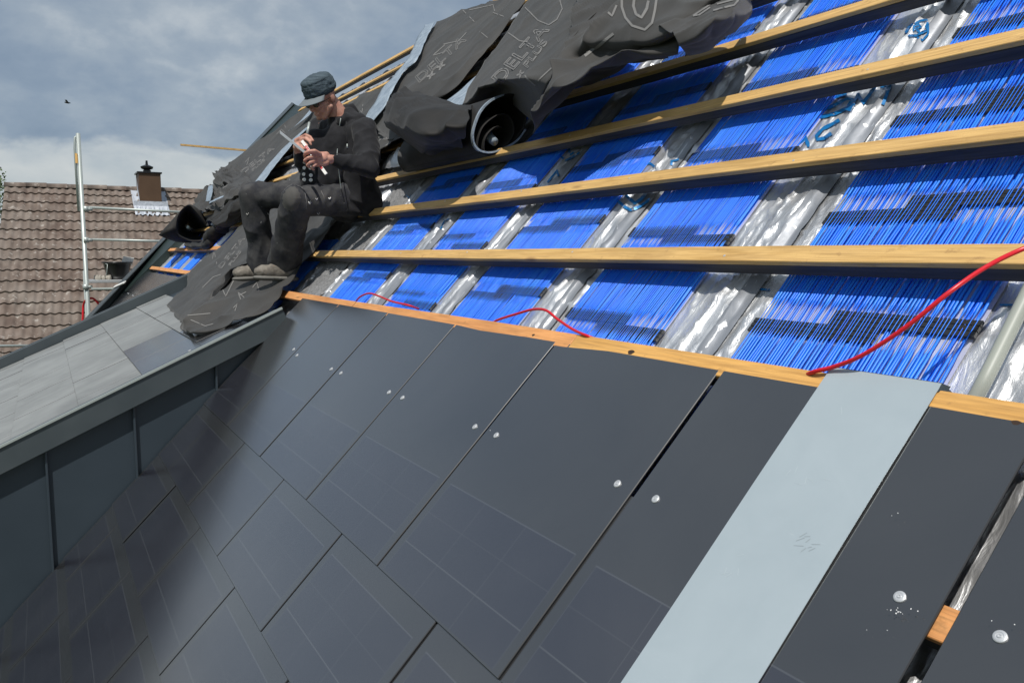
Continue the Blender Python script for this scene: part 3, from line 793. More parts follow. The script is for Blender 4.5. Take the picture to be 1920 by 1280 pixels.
for (x_, y_, r_, lab_) in ((1183,660,.010,'middle piece'), (1000,628,.006,'middle piece'), (1905,792,.006,'longest')):
    par = [q_ for q_ in bpy.data.objects if 'lowest orange batten' in q_.get('label', '') and lab_ in q_.get('label', '')][0]
    c_ = P(x_, y_, -.0143); mb = MB(); n_ = 14; i_ = len(mb.v)
    for k in range(n_): an = 2*pi*k/n_; mb.v.append(c_ + YV*cos(an)*r_*1.25*(1+.2*sin(3*an)) + S*sin(an)*r_*.75)
    mb.f.append(tuple(range(n_))); mb.m.append(0); mb.build('knot_hole', kb, par)
# swarf around the screws
mbv = []
def speck(x, y, sz): 
    c = P(x, y, .0015); mb.box(c, S*sz*random.uniform(.6,1.4), YV*-sz*random.uniform(.5,1.2), N*.001)
for cx, cy, n_ in ((1680,1142,7),(1700,1146,4),(1880,1165,2),(1645,1175,2),(922,812,2),(1690,960,2)):
    mb = MB()
    for k in range(n_): speck(cx+random.uniform(-22,22), cy+random.uniform(-6,9), random.uniform(.0007,.0018))
    o = mb.build('metal_swarf', M['burr']); tag(o, None, 'swarf', kind='stuff')
    o['label'] = 'tiny bright drilling burrs scattered on the black panels round a screw'

# ------------------------------------------------------------------ membranes
def PD(x, y, dh=0.0):
    r = ray(x, y); c = DZ-DPL*DX; t = (c + dh*DN.length/DN.z)/(r.z - DPL*r.x); return CAM + r*t
def cloth(name, rows, label=None, cat='membrane', mat=None, parent=None, nu=20, nv=24, amp=.012, freq=4.0, seed=0, thick=.003, group='charcoal roofing membranes'):
    G = [[(PD(p[0], p[1], p[2]) if len(p) == 4 else P(*p)) for p in r] for r in rows]
    rows2 = [catmull(r, nv) for r in G]; nc = len(rows2[0])
    cols = [catmull([rows2[i][j] for i in range(len(rows2))], nu) for j in range(nc)]
    nr = len(cols[0]); V = [cols[j][i] for i in range(nr) for j in range(nc)]
    W = []
    for i in range(nr):
        for j in range(nc):
            p = V[i*nc+j]; q = p*freq
            a_ = noise.noise(q*.8+Vector((seed, 0, 0)))*1.1 + noise.noise(q*1.8+Vector((0, seed, 0)))*.25
            rd = 1-abs(noise.noise(q*1.1+Vector((0, 0, seed+5))))
            r3 = 1-abs(noise.noise(q*.55+Vector((seed*1.7, 0, 0)))); r4 = 1-abs(noise.noise(q*.95+Vector((0, seed*2.1, 4))))
            W.append(p + N*(amp*(a_*.7 + (rd*rd-.6)*.5 + 1.1*(r3**7-.3) + .5*(r4**6-.25))))
    F = [(i*nc+j, (i+1)*nc+j, (i+1)*nc+j+1, i*nc+j+1) for i in range(nr-1) for j in range(nc-1)]
    o = mesh_obj(name, W, F, mat or M['memb'], parent, True)
    sm = o.modifiers.new('thickness', 'SOLIDIFY'); sm.thickness = thick; sm.offset = 0
    if label: tag(o, label, cat, group)
    return o
S1 = cloth('membrane', [
 [(575,203,.10),(590,206,.06),(606,210,.05)], [(548,221,.14),(565,228,.07),(592,230,.05)], [(512,247,.17),(535,262,.07),(570,255,.05)],
 [(470,275,.18),(500,290,.08),(541,281,.05)], [(436,303,.18),(468,318,.08),(512,312,.06)], [(415,322,.16),(445,342,.10),(488,345,.08)], [(398,350,.14),(430,368,.12),(466,376,.10)]],
 'grey printed membrane strip hanging along the far gable, left of the seated man', amp=.012, freq=2.2, seed=1)
S1t = cloth('tape', [[(573,240,.075),(583,236,.075)],[(548,262,.075),(560,257,.075)],[(525,284,.075),(541,279,.075)],[(500,313,.08),(517,309,.08)],[(472,350,.10),(490,346,.10)]], None, mat=M['tape'], parent=S1, amp=.004, freq=3)
cloth('tape', [[(583,204,.10),(588,204,.10)],[(570,220,.11),(579,217,.11)],[(555,235,.11),(561,231,.11)],[(540,247,.12),(542,245,.12)]], None, mat=M['tape'], parent=S1, amp=.002)
S2a = cloth('membrane', [
 [(655,192,.05),(700,172,.05),(760,150,.06),(840,120,.06)],
 [(638,215,.05),(690,215,.05),(745,225,.06),(805,205,.06)],
 [(605,258,.05),(650,270,.06),(705,262,.07),(763,257,.05)],
 [(572,312,.04),(610,330,.06),(660,325,.07),(704,292,.05)],
 [(530,345,.04),(575,375,.05),(620,380,.06),(672,350,.04)],
 [(478,398,.04),(520,420,.05),(580,420,.05),(640,395,.03)],
 [(443,430,.04),(480,468,.06),(530,470,.05),(585,440,.03)],
 [(402,474,.04),(420,495,.09),(438,502,.08),(458,482,.02)],
 [(362,508,.05),(380,528,.13),(402,538,.12),(430,520,.03)],
 [(348,535,.04,0),(362,556,.08,0),(385,562,.08,0),(410,548,.03,0)],
 [(318,566,.03,0),(345,588,.05,0),(372,590,.06,0),(400,575,.04,0)],
 [(311,571,.012,0),(338,602,.015,0),(355,603,.03,0),(372,597,.02,0)]],
 'long grey printed membrane hanging behind the seated man down onto the dormer', amp=.022, freq=2.8, seed=4)
S2c = cloth('membrane', [
 [(560,432,.05),(600,425,.05),(648,402,.03)],
 [(505,480,.06),(540,480,.05),(608,440,.02)],
 [(446,522,.14),(495,508,.05),(570,490,.01)],
 [(414,548,.12,0),(465,542,.10),(538,537,.02)],
 [(380,572,.11,0),(430,575,.06,0),(505,572,.03,0)],
 [(346,600,.08,0),(388,602,.04,0),(455,598,.02,0)],
 [(338,615,.03,0),(362,620,.05,0),(420,613,.015,0)],
 [(352,624,.012,0),(378,627,.014,0),(400,620,.012,0)]],
 'grey membrane flap with a printed triangle under the boots, spilling over the dormer edge', amp=.030, freq=3.2, seed=8)
S2b = cloth('membrane', [
 [(818,40,.14),(880,14,.10),(950,-2,.10),(1000,-25,.10)],
 [(797,72,.16),(850,60,.13),(905,45,.12),(966,26,.10)],
 [(775,112,.17),(820,105,.14),(865,95,.12),(918,88,.08)],
 [(745,150,.17),(785,150,.15),(825,145,.12),(878,132,.08)],
 [(715,193,.16),(745,195,.15),(785,185,.12),(845,170,.07)],
 [(690,233,.10),(712,235,.12),(745,235,.10),(790,205,.06)],
 [(690,248,.07),(708,250,.08),(735,262,.07),(765,240,.05)]],
 'grey printed membrane with pale blue tape on its left edge, below the skyline', amp=.018, freq=2.6, seed=12)
cloth('tape', [[(797,47,.18),(815,42,.18)],[(776,86,.19),(795,83,.19)],[(764,112,.20),(782,112,.20)],[(742,138,.20),(759,134,.20)],[(721,162,.20),(741,162,.20)],[(700,198,.18),(722,200,.18)],[(682,224,.15),(694,236,.15)]], None, mat=M['tape'], parent=S2b, amp=.008, freq=5, nu=8, nv=6)
cloth('membrane', [[(905,132,.07),(925,128,.07)],[(860,172,.07),(895,165,.08)],[(820,200,.08),(860,205,.10)],[(800,215,.08),(835,225,.10)]], 'membrane overlap with a blue grey adhesive band, left of the roll', mat=M['tape'], amp=.006)
S3 = cloth('membrane', [
 [(1010,-28,.14),(1060,-28,.16),(1130,-28,.20),(1200,-28,.22)],
 [(981,8,.15),(1030,10,.18),(1085,10,.22),(1140,5,.25)],
 [(950,58,.15),(1000,55,.18),(1055,52,.24),(1095,50,.27)],
 [(920,103,.16),(965,98,.19),(1018,95,.26),(1062,92,.28)],
 [(895,140,.16),(932,136,.22),(975,138,.27),(1040,132,.28)],
 [(878,170,.15),(905,160,.22),(950,150,.28),(1026,158,.26)],
 [(868,195,.12),(890,182,.16),(938,160,.16),(1016,195,.16)],
 [(862,205,.06),(885,200,.08),(940,185,.06),(1004,232,.04)]],
 'wide grey membrane with large outlined lettering, running down into the roll', amp=.014, freq=2.8, seed=17)
S4 = cloth('membrane', [
 [(1080,-30,.25),(1170,-35,.25),(1280,-35,.22),(1430,-40,.16)],
 [(1074,30,.28),(1160,30,.28),(1270,18,.24),(1412,-5,.14)],
 [(1062,72,.30),(1135,72,.27),(1240,52,.26),(1385,18,.13)],
 [(1045,112,.30),(1105,108,.22),(1215,82,.20),(1300,62,.13)],
 [(1032,150,.30),(1078,142,.28),(1160,92,.27),(1268,72,.20)],
 [(1016,185,.26),(1062,150,.28),(1120,118,.24),(1262,92,.17)],
 [(1003,225,.18),(1040,190,.16),(1100,140,.12),(1250,104,.08)],
 [(995,245,.06),(1020,215,.06),(1085,165,.05),(1240,96,.04)]],
 'crumpled dark membrane piled above the fifth batten, with a large printed ring', amp=.042, freq=3.8, seed=21)
S5 = cloth('membrane', [
 [(1235,52,.24),(1300,20,.22),(1350,-5,.2),(1412,-30,.12)],
 [(1262,62,.26),(1320,32,.26),(1370,10,.22),(1408,-2,.12)],
 [(1274,86,.24),(1332,62,.24),(1375,38,.2),(1408,22,.10)],
 [(1290,98,.14),(1335,82,.13),(1368,62,.1),(1390,48,.06)]],
 'rolled back membrane fold with a torn ragged end at the top of the photo', amp=.02, freq=6, seed=25)
S6 = cloth('membrane_scrap', [
 [(1285,76,.16),(1310,66,.2),(1335,62,.2),(1362,72,.1)],
 [(1286,90,.14),(1310,78,.17),(1332,74,.16),(1352,76,.08)],
 [(1284,106,.05),(1302,96,.06),(1326,84,.05),(1348,78,.04)]],
 'small torn membrane scrap with pale parallel stripes lying on the fifth batten', amp=.004, freq=6, seed=28)
B1 = cloth('membrane', [
 [(757,162,.20),(790,178,.20),(838,192,.16),(890,198,.16)],
 [(738,182,.24),(768,205,.36),(822,204,.32),(882,210,.24)],
 [(722,215,.22),(765,228,.38),(820,228,.34),(876,232,.26)],
 [(728,242,.18),(776,258,.32),(826,256,.28),(872,258,.2)],
 [(760,262,.10),(790,284,.16),(830,282,.14),(868,280,.1)],
 [(788,288,.03),(804,299,.02),(835,297,.02),(872,290,.02)]],
 'bulging black membrane bag shape folded over the fourth batten, left of the roll', amp=.036, freq=3.6, seed=31, mat=M['memb_back'])
# the rolled end
Y0 = (P(925, 284, .005) - CAM).y
poly = [(1003,190),(1003,205),(997,225),(985,243),(968,262),(945,276),(922,284),(902,280),(890,266),(887,245),(892,222),(903,198),(920,176),(940,161),(960,155),(982,159),(996,172)]
PP = [PY(x, y, Y0) for x, y in poly]
ctr = PY(938, 228, Y0); low = PY(928, 262, Y0)
NPOL = 68
ring = catmull(PP+[PP[0]], 4)[:-1]; NR = len(ring)
turns = 2.7; steps = int(NR*turns)
def spiral(k, yy):
    t = k/NR; p = ring[(k + 12) % NR]; f = max(.12, 1 - .05*min(t, 1) - .30*max(0, t-.35)*.9); c = ctr.lerp(low, min(1, t*.55))
    q = c + (p-ctr)*f
    return q + YV*yy
V = []; yl_ = [0, .02, .06, .15, .35, .6, .85, 1.05]
for k in range(steps+1):
    for yy in yl_:
        tp = 1 - .12*(yy/1.05)**1.5
        p = spiral(k, 0); base_ = PY(925, 284, Y0)
        p = base_ + (p-base_)*tp
        wob = .012*noise.noise(Vector((k*.11, yy*3, 3)))
        V.append(p + YV*(yy + .012*noise.noise(Vector((k*.05, 0, 8)))) + (p-ctr).normalized()*wob)
nc = len(yl_)
Fc = [(k*nc+j, (k+1)*nc+j, (k+1)*nc+j+1, k*nc+j+1) for k in range(steps) for j in range(nc-1)]
RO = mesh_obj('membrane_roll', V, Fc, M['memb_back'], None, True); sm = RO.modifiers.new('thickness', 'SOLIDIFY'); sm.thickness = .004; sm.offset = 0
tag(RO, 'loosely rolled end of black membrane resting on the fourth batten, open spiral facing the camera', 'membrane roll')
mb = MB()
for k in range(int(NR*.52)-12, int(NR*.86)-12+NR*0):
    a0 = V[k*nc] + (V[k*nc]-ctr).normalized()*.004; 
kk = [k for k in range(0, int(NR*.62)) ]
for k in kk:
    a0, b0 = V[k*nc], V[(k+1)*nc]; oa = (a0-ctr).normalized()*.004; ob = (b0-ctr).normalized()*.004
    # rim strip on both sides of the sheet edge
    mb.quad(a0+oa-YV*.003, b0+ob-YV*.003, b0+ob+YV*.016, a0+oa+YV*.016)
    mb.quad(a0-oa*1.6-YV*.003, a0+oa-YV*.003, b0+ob-YV*.003, b0-ob*1.6-YV*.003)
mb.build('tape_edge', M['tape'], RO)
mb = MB(); c0 = PY(915, 258, Y0+.10); c1 = PY(905, 250, Y0+.30); mb.tube([PY(927, 266, Y0+.02), PY(918, 258, Y0+.08), PY(908, 247, Y0+.2)], [.022, .026, .034], 14)
mb.build('inner_core', M['tape'], RO, True)
# lower-left bundle of crumpled membrane
def crumple_tube(name, pts, rad, label, parent=None, seed=0, mat=None, nseg=14):
    P3 = catmull([P(*p) for p in pts], 8); rr = catmull([Vector((r, 0, 0)) for r in rad], 8); mb = MB()
    mb.tube(P3, [max(.004, v.x) for v in rr], nseg)
    for i, v in enumerate(mb.v):
        c = P3[min(i//nseg, len(P3)-1)]; d = v-c
        mb.v[i] = c + d*(.9 + .8*noise.noise(v*5+Vector((seed, 0, 0))) + .5*(1-2*abs(noise.noise(v*11+Vector((0, seed, 0)))))) 
    o = mb.build(name, mat or M['memb_back'], parent, True)
    if label: tag(o, label, 'membrane', 'charcoal roofing membranes')
    return o
lobe = [(297,440),(310,428),(330,406),(345,392),(355,385),(366,392),(380,408),(398,430),(394,447),(383,458),(366,460),(345,456),(322,449)]
YB = (P(345, 458, .03)-CAM).y - .2
def loftring(pl, Y, sc=1.0, c=(352,428)): return catmull([PY(c[0]+(x-c[0])*sc, c[1]+(y-c[1])*sc, Y) for x, y in pl+[pl[0]]], 4)[:-1]
hole = [(330,428),(333,410),(342,394),(355,387),(366,396),(380,412),(394,432),(388,446),(376,452),(360,452),(344,446),(334,440)]
hole = [hole[k] for k in (0,1,2,3,4,5,6,7,8,9,10,11)]
lobe12 = [(297,440),(322,412),(342,392),(355,384),(369,390),(384,406),(400,431),(394,448),(381,459),(362,461),(340,455),(315,448)]
rings = [loftring(lobe12, YB+.9, .9), loftring(lobe12, YB+.25, 1.0), loftring(hole, YB, 1.03), loftring(hole, YB+.05, .97), loftring(hole, YB+.5, .8), loftring(hole, YB+1.1, .5), loftring(hole, YB+1.5, .1)]
V = [p + Vector((0,0,.02*noise.noise(p*4))) for r_ in rings for p in r_]; n_ = len(rings[0])
Fc = [(k*n_+j, k*n_+(j+1) % n_, (k+1)*n_+(j+1) % n_, (k+1)*n_+j) for k in range(len(rings)-1) for j in range(n_)]
o = mesh_obj('membrane', V, Fc, M['memb_back'], None, True); tag(o, 'black membrane fold gaping open like a hood over the far blue mats', 'membrane', 'charcoal roofing membranes')
cloth('membrane', [
 [(388,424,.05),(393,414,.14),(404,424,.16),(408,442,.02)], [(412,396,.06),(420,388,.18),(432,402,.18),(436,424,.02)],
 [(440,374,.06),(450,368,.18),(458,382,.18),(460,402,.02)], [(472,356,.05),(482,350,.12),(486,364,.12),(486,380,.02)]],
 'twisted black membrane fold leading from the hood shape to the knees', amp=.035, freq=6, seed=52, mat=M['memb_back'])
crumple_tube('membrane', [(385,458,.04),(402,438,.07),(425,412,.09),(448,392,.08)], [.03,.07,.08,.04], 'lower twist of black membrane beside the hood fold', seed=5)
crumple_tube('membrane', [(350,459,.02),(370,461,.03),(392,455,.04),(410,430,.05)], [.02,.035,.035,.02], 'rumpled membrane hem lying on the batten under the hood fold', seed=6)
C6 = cloth('membrane', [
 [(398,325,.30),(412,322,.2),(425,312,.16),(440,303,.12)],
 [(405,345,.22),(418,338,.3),(436,332,.16),(458,322,.12)],
 [(384,352,.18),(408,356,.2),(435,352,.24),(470,340,.12)],
 [(368,378,.16),(395,376,.12),(430,372,.22),(478,352,.12)],
 [(360,392,.14),(385,396,.18),(420,390,.18),(470,368,.10)]],
 'crumpled membrane heap with a pointed corner against the sky, left of the knees', amp=.05, freq=4.5, seed=41)
cloth('tape', [[(391,350,.24),(400,345,.25)],[(388,364,.24),(398,362,.25)],[(386,378,.22),(394,377,.24)]], None, mat=M['tape'], parent=C6, amp=.004)
cloth('tape', [[(392,382,.26),(394,378,.26)],[(405,376,.28),(407,372,.28)],[(418,370,.26),(420,367,.26)]], None, mat=M['tape'], parent=C6, amp=.004)
cloth('foil_scrap', [[(436,388,.08),(450,380,.1),(462,372,.1)],[(432,400,.06),(446,398,.1),(458,390,.1)],[(428,412,.03),(442,410,.05),(455,402,.05)]], 'crumpled silver foil scrap between the black folds and the knee', 'foil', mat=M['foil'], amp=.04, freq=9, seed=3, group=None)
# triangular foil flap under the bag shape
cloth('foil_flap', [[(745,278,.0),(765,272,.03),(778,275,.03)],[(722,300,-.05),(762,298,.02),(790,290,.03)],[(715,318,-.08),(760,312,-.02),(806,300,.0)]], 'loose silver foil corner sticking out under the black bag shape', 'foil', mat=M['foil'], amp=.008, freq=6, seed=9, group=None)

# printed marks on the membranes
def text_lines(txt):
    c = bpy.data.curves.new('t', 'FONT'); c.body = txt; c.size = 1.0
    o = bpy.data.objects.new('t', c); COL.objects.link(o); bpy.context.view_layer.update()
    cu = o.to_curve(bpy.context.evaluated_depsgraph_get(), apply_modifiers=False); out = []
    for sp in cu.splines:
        bp = sp.bezier_points; n_ = len(bp)
        if not n_: continue
        ln = []
        for i in range(n_ if sp.use_cyclic_u else n_-1):
            a_, b_ = bp[i], bp[(i+1) % n_]
            straight = (a_.handle_right-a_.co).length < 1e-4 and (b_.handle_left-b_.co).length < 1e-4
            q = 1 if straight else 4
            for k in range(q):
                t = k/q; p = a_.co*(1-t)**3 + a_.handle_right*3*t*(1-t)**2 + b_.handle_left*3*t*t*(1-t) + b_.co*t**3
                ln.append((p.x, p.y))
        if sp.use_cyclic_u: ln.append(ln[0])
        else: ln.append((bp[-1].co.x, bp[-1].co.y))
        out.append(ln)
    o.to_curve_clear(); bpy.data.objects.remove(o); bpy.data.curves.remove(c)
    return out
def put_text(txt, o, u, v): return [[(o[0]+x*u[0]+y*v[0], o[1]+x*u[1]+y*v[1]) for x, y in ln] for ln in text_lines(txt)]
def prints(obj, lines, wpx, name='printed_lettering', step=4.0, lift=.004):
    return stroke_decal(lines, bvh_of([obj]), wpx, M['print'], obj, name, lift, step)
# text runs up the slope: baseline direction up-right
prints(S3, put_text('DELTA', (938,160), (31,-34), (-27,-15)), 1.9)
prints(S3, put_text('x PLUS', (975,148), (18,-23), (-13,-9)), 1.4)
prints(S3, [[(985,15),(1010,40),(1030,48),(1045,38),(1055,18),(1050,0)], [(950,60),(975,78),(990,80)], [(1010,152),(1045,120)], [(1005,160),(985,143)]], 2.2)
z3 = lambda L: [(980+x/6, y/6) for x, y in L]
prints(S4, [z3([(1120,0),(1120,90),(1160,210),(1240,300),(1380,345),(1460,270),(1490,130),(1510,0)])], 4.5, 'printed_ring')
prints(S4, [z3([(1260,0),(1250,80),(1280,170),(1340,210),(1400,110),(1420,20)])], 5.0, 'printed_ring')
prints(S4, [z3([(940,130),(1010,190),(1060,70)]), ], 4.0, 'printed_letter')
prints(S4, [z3([(700,640),(800,560),(1030,385)])], 5.0, 'printed_line')
prints(S5, [[(1300,32),(1330,12),(1345,-5)],[(1300,32),(1312,30),(1332,16)],[(1338,22),(1375,12),(1390,-5)],[(1345,10),(1375,2)]], 3.0)
prints(S6, [[(1286+7*k,104-3.4*k),(1290+7*k-6,80-2.2*k)] for k in range(1, 8)], 1.2, 'printed_stripe')
prints(S2b, put_text('DELTA', (785,158), (30,-27), (-12,-15)), 1.2)
prints(S2b, [[(868,20),(890,42)],[(900,60),(915,72)],[(925,25),(945,32)],[(880,20),(925,10),(928,22)],[(835,85),(812,105),(830,100)],[(832,84),(860,78),(875,62)]], 1.6)
prints(S2b, put_text('x x', (805,150), (24,-22), (-10,-10)), 1.8)
prints(S2a, [[(693,250),(715,235),(722,248),(745,228)],[(700,262),(720,255),(728,262),(745,245)],[(696,275),(715,262),(733,262)],[(785,170),(790,190)],[(705,285),(722,275),(740,262)],[(728,270),(735,275)],[(673,205),(679,212),(681,196)]], 1.5)
prints(S2a, put_text('DELTA', (415,505), (15,-19), (-10,-5)), .9)
prints(S2a, put_text('PLUS', (432,500), (10,-13), (-6,-3)), .8)
prints(S2a, [[(408,500),(402,470),(398,490)],[(380,540),(400,520),(415,515)],[(528,350),(545,328),(542,352)]], 1.4)
prints(S2c, [[(412,532),(424,556),(438,527)],[(448,555),(462,548)],[(452,562),(447,548),(460,560)],[(438,578),(446,570),(441,584)],[(352,592),(395,588)],[(358,600),(385,612),(400,608)],[(474,540),(482,530),(486,546)]], 1.8, 'printed_mark')
prints(S1, put_text('DELTA', (455,328), (20,-16), (-7,-8)), .9)
prints(S1, put_text('PLUS', (474,322), (11,-10), (-4,-4)), .7)
prints(S1, [[(460,305),(468,295),(463,310)],[(532,230),(536,240)],[(519,252),(528,243),(535,250)]], 1.2)
prints(C6, [[(408,350),(418,344),(424,336)],[(414,355),(424,350),(430,344)]], 1.2, 'printed_mark')

# ------------------------------------------------------------------ scaffold, bucket, hose, lath
YS = 15.4
def at(x, y): return PY(x, y, YS)
sc_ = empty('scaffold', (0.62, YS, 0)); tag(sc_, 'galvanised scaffold with a tall tube, guard rails and a deck beyond the gable', 'scaffold')
mb = MB(); mb.tube([Vector((.625, YS, 0)), Vector((.620, YS, OZ+1.97))], .034, 18); mb.build('upright', M['galv'], sc_, True)
mb = MB(); mb.tube([Vector((.565, YS+.0, OZ+.7)), Vector((.56, YS, OZ+1.72)), Vector((.57, YS, OZ+1.9)), Vector((.60, YS, OZ+1.93))], [.02,.02,.018,.01], 8); 
mb.build('upright_spigot', M['galv'], sc_, True)
st = Mat('orange_sticker', (.85,.50,.16), .4).m
mb = MB(); mb.box(Vector((.556, YS-.036, OZ+1.48)), Vector((.035,0,0)), Vector((0,.01,0)), Vector((0,0,.16))); mb.build('sticker', st, sc_)
for (xa, ya, xb, yb) in ((166,389,345,398),(172,449,330,453)):
    a_, b_ = at(xa, ya), at(xb, yb); mb = MB(); mb.tube([a_, b_ + (b_-a_)*.4], .022, 12); mb.build('guard_rail', M['galv'], sc_, True)
for y_ in (392, 450, 560*0+538):
    c = at(161, y_); mb = MB(); mb.tube([c-Vector((0,0,.045)), c+Vector((0,0,.045))], .048, 12); mb.tube([c, c+Vector((.10,0,0))], .03, 10); mb.build('coupler', M['galv'], sc_, True)
a_, b_ = at(-200, 650.5), at(90, 647.5); mb = MB(); mb.tube([a_, b_], .022, 12); mb.build('guard_rail', M['galv'], sc_, True)
d0 = at(170, 524)
mb = MB(); mb.box(Vector((d0.x-.02, YS-.05, d0.z-.06)), Vector((2.6,0,0)), Vector((0,.62,0)), Vector((0,0,.05))); bevel(mb.build('deck', M['alu'], sc_), .006)
mb = MB(); mb.tube([Vector((d0.x, YS-.02, d0.z-.16)), Vector((d0.x+2.6, YS-.02, d0.z-.16))], .022, 10); mb.tube([Vector((.625,YS+.6,0)), Vector((.625,YS+.6,OZ-.3))], .03, 10); mb.build('deck_bearer', M['galv'], sc_, True)
bc = Vector((1.115, YS+.2, d0.z-.008)); br = .235
bk = empty('bucket', bc); tag(bk, 'black plastic builder bucket standing on the scaffold deck', 'bucket')
mb = MB(); mb.lathe(bc, Vector((0,0,1)), [(.0,.0),(br*.68,.0),(br*.74,.06),(br*.93,.27),(br*.94,.275),(br*1.03,.28),(br*1.04,.30),(br*.96,.302),(br*.92,.27),(br*.70,.02),(.0,.015)], 28); mb.build('shell', M['black'], bk, True)
mb = MB(); mb.tube([bc+Vector((-br*.9+ .0, -.05, .28)), bc+Vector((-br*.7,-.22,.26)), bc+Vector((-br*.78,-.24,.12)), bc+Vector((-br*.88,-.14,.05)) ], .006, 6); mb.build('handle', M['galv'], bk, True)
mb = MB(); mb.box(bc+Vector((.06,-.05,.27)), Vector((.17,.02,-.03)), Vector((0,.01,0)), Vector((.04,0,.13))); mb.box(bc+Vector((.04,-.04,.27)), Vector((.10,.0,.08)), Vector((0,.01,0)), Vector((.08,0,.04)))
tag(mb.build('paper_sheet', M['white']), 'folded white paper poking out of the black bucket', 'paper')
mb = MB(); rk = random.Random(4)
for k in range(14): 
    c = Vector((d0.x+.08+rk.uniform(0,.24), YS+.05+rk.uniform(0,.2), d0.z-.005)); mb.lathe(c, Vector((rk.uniform(-.3,.3),0,1)), [(.001,0),(.03,.0),(.035,.03),(.02,.055+rk.uniform(0,.03)),(.001,.07)], 7)
rb = Mat('mortar_rubble', (.38,.35,.30), .9).m
tag(mb.build('rubble', rb), 'heap of mortar crumbs on the scaffold deck beside the upright', 'rubble', kind='stuff')
mb = MB(); mb.tube(catmull([PY(150,690,YS+.3), PY(155,600,YS+.3), PY(157,570,YS+.3), PY(166,560,YS+.1), PY(178,562,YS+.1), PY(192,585,YS+.1), PY(200,640,YS+.1)], 8), .018, 10)
tag(mb.build('red_hose', M['red'], None, True), 'red hose looped over the foot of the scaffold upright', 'hose')
a_, b_ = PY(339, 273, 14.4), PY(480, 285, 14.4)
mb = MB(); mb.box(a_, b_-a_, Vector((0,.05,0)), Vector((0,0,.028))); tag(mb.build('wooden_lath', M['pine']), 'thin wooden lath sticking out past the gable against the sky', 'lath')
# bird
bp_ = PY(126, 193, 60); mb = MB()
mb.tube([bp_+Vector((-.16,0,0)), bp_+Vector((-.05,0,.01)), bp_+Vector((.08,0,.0)), bp_+Vector((.2,0,0))], [.01,.05,.05,.01], 8)
for sg in (-1, 1): mb.box(bp_+Vector((-.04,0,.01)), Vector((.12,0,0)), Vector((-.1,sg*.35,.10)), Vector((0,0,.015)))
tag(mb.build('bird', M['black'], None, True), 'tiny dark bird flying in the cloudy sky at left', 'bird')

# ------------------------------------------------------------------ neighbour house
NH = empty('neighbour_house', (4, 23, 0)); tag(NH, 'neighbouring house with a weathered brown pantile roof behind the scaffold', 'house')
a = Mat('brown_roof_tile', (.22,.18,.155), .85)
g = a.noise(a.coord(), 1.1, 5, .6); g2 = a.noise(a.coord((1,1,1)), 9, 4, .6); g3 = a.noise(a.coord((6.5, 3.0, 3.0)), 1, 1)
c = a.ramp(g3, [(.3, (.10,.070,.055)), (.5, (.145,.108,.086)), (.7, (.19,.15,.125))])
c = a.mixc(a.ramp(g, [(.4, 0.0), (.7, .4)]), c, (.24,.22,.19)); c = a.mixc(a.ramp(g2, [(.60, 0.0), (.68, .65)]), c, (.40,.37,.33)); c = a.mixc(a.ramp(g2, [(.30, .5), (.37, 0.0)]), c, (.10,.08,.068)); a.base(c); M['tile'] = a.m
NP_ = radians(38); XN0, XN1 = -.62, 9.0; YR, ZR = 21.0, 1.49
row = .33; nrow = 21; wv_ = .152; ncw = int((XN1-XN0)/wv_)
V = []; Fc = []
sdn = Vector((0, -cos(NP_), -sin(NP_))); nn_ = Vector((0, -sin(NP_), cos(NP_)))
for r_ in range(nrow):
    jit = random.uniform(-.01, .01)
    for part_ in range(3):
        b = len(V)
        for i in range(ncw*6+1):
            x = XN0 + i*wv_/6; ph = (i/6.0) % 1.0
            wave = .022*(sin(pi*min(1, ph/.62)) if ph < .62 else -.35*sin(pi*(ph-.62)/.38))
            jt = .004*noise.noise(Vector((floor(i/6)*3.3, r_*7.1, 0)))
            d_ = r_*row + (0 if part_ == 0 else row)
            h_ = (.0 if part_ == 0 else (.034 if part_ == 1 else .0)) + wave + jt
            V.append(CAM + Vector((x - .062*d_, YR, ZR)) + sdn*(d_ + (.004*noise.noise(Vector((floor(i/6), r_, 4))) if part_ else 0)) + nn_*h_)
        if part_:
            for i in range(ncw*6):
                Fc.append((b-(ncw*6+1)+i, b+i, b+i+1, b-(ncw*6+1)+i+1))
RF = mesh_obj('roof', V, Fc, M['tile'], NH, False)
for p_ in RF.data.polygons: p_.use_smooth = True
bm = bmesh.new(); bm.from_mesh(RF.data)
for e_ in bm.edges:
    if len(e_.link_faces) == 2 and e_.calc_face_angle(0) > .9: e_.smooth = False
bm.to_mesh(RF.data); bm.free()
mb = MB(); q0 = CAM+Vector((XN0, YR+.05, ZR-.05)); mb.box(q0, Vector((XN1-XN0,0,0)), Vector((0, cos(NP_), -sin(NP_)))*7, Vector((0,-.08,-.1))); mb.build('rear_roof', M['tile'], NH)
for k in range(24):
    x = XN0-.02 + k*.40; jz = random.uniform(-.006,.008)
    if x > XN1: break
    mb = MB(); c = CAM+Vector((x, YR, ZR-.035+jz))
    n_ = 10; 
    for e_ in (0, 1):
        for j in range(n_+1): an = pi*j/n_; rr_ = .115+.012*e_; mb.v.append(c+Vector((.41*e_, -cos(an)*rr_, sin(an)*rr_*.8)))
    for j in range(n_): mb.f.append((j, j+1, n_+1+j+1, n_+1+j)); mb.m.append(0)
    mb.f.append(tuple(range(n_+1))); mb.f.append(tuple(reversed(range(n_+1, 2*n_+2)))); mb.m += [0, 0]
    mb.build('ridge_tile', M['tile'], RF, True)
mb = MB(); ez = ZR - sin(NP_)*row*nrow; ey = YR - cos(NP_)*row*nrow
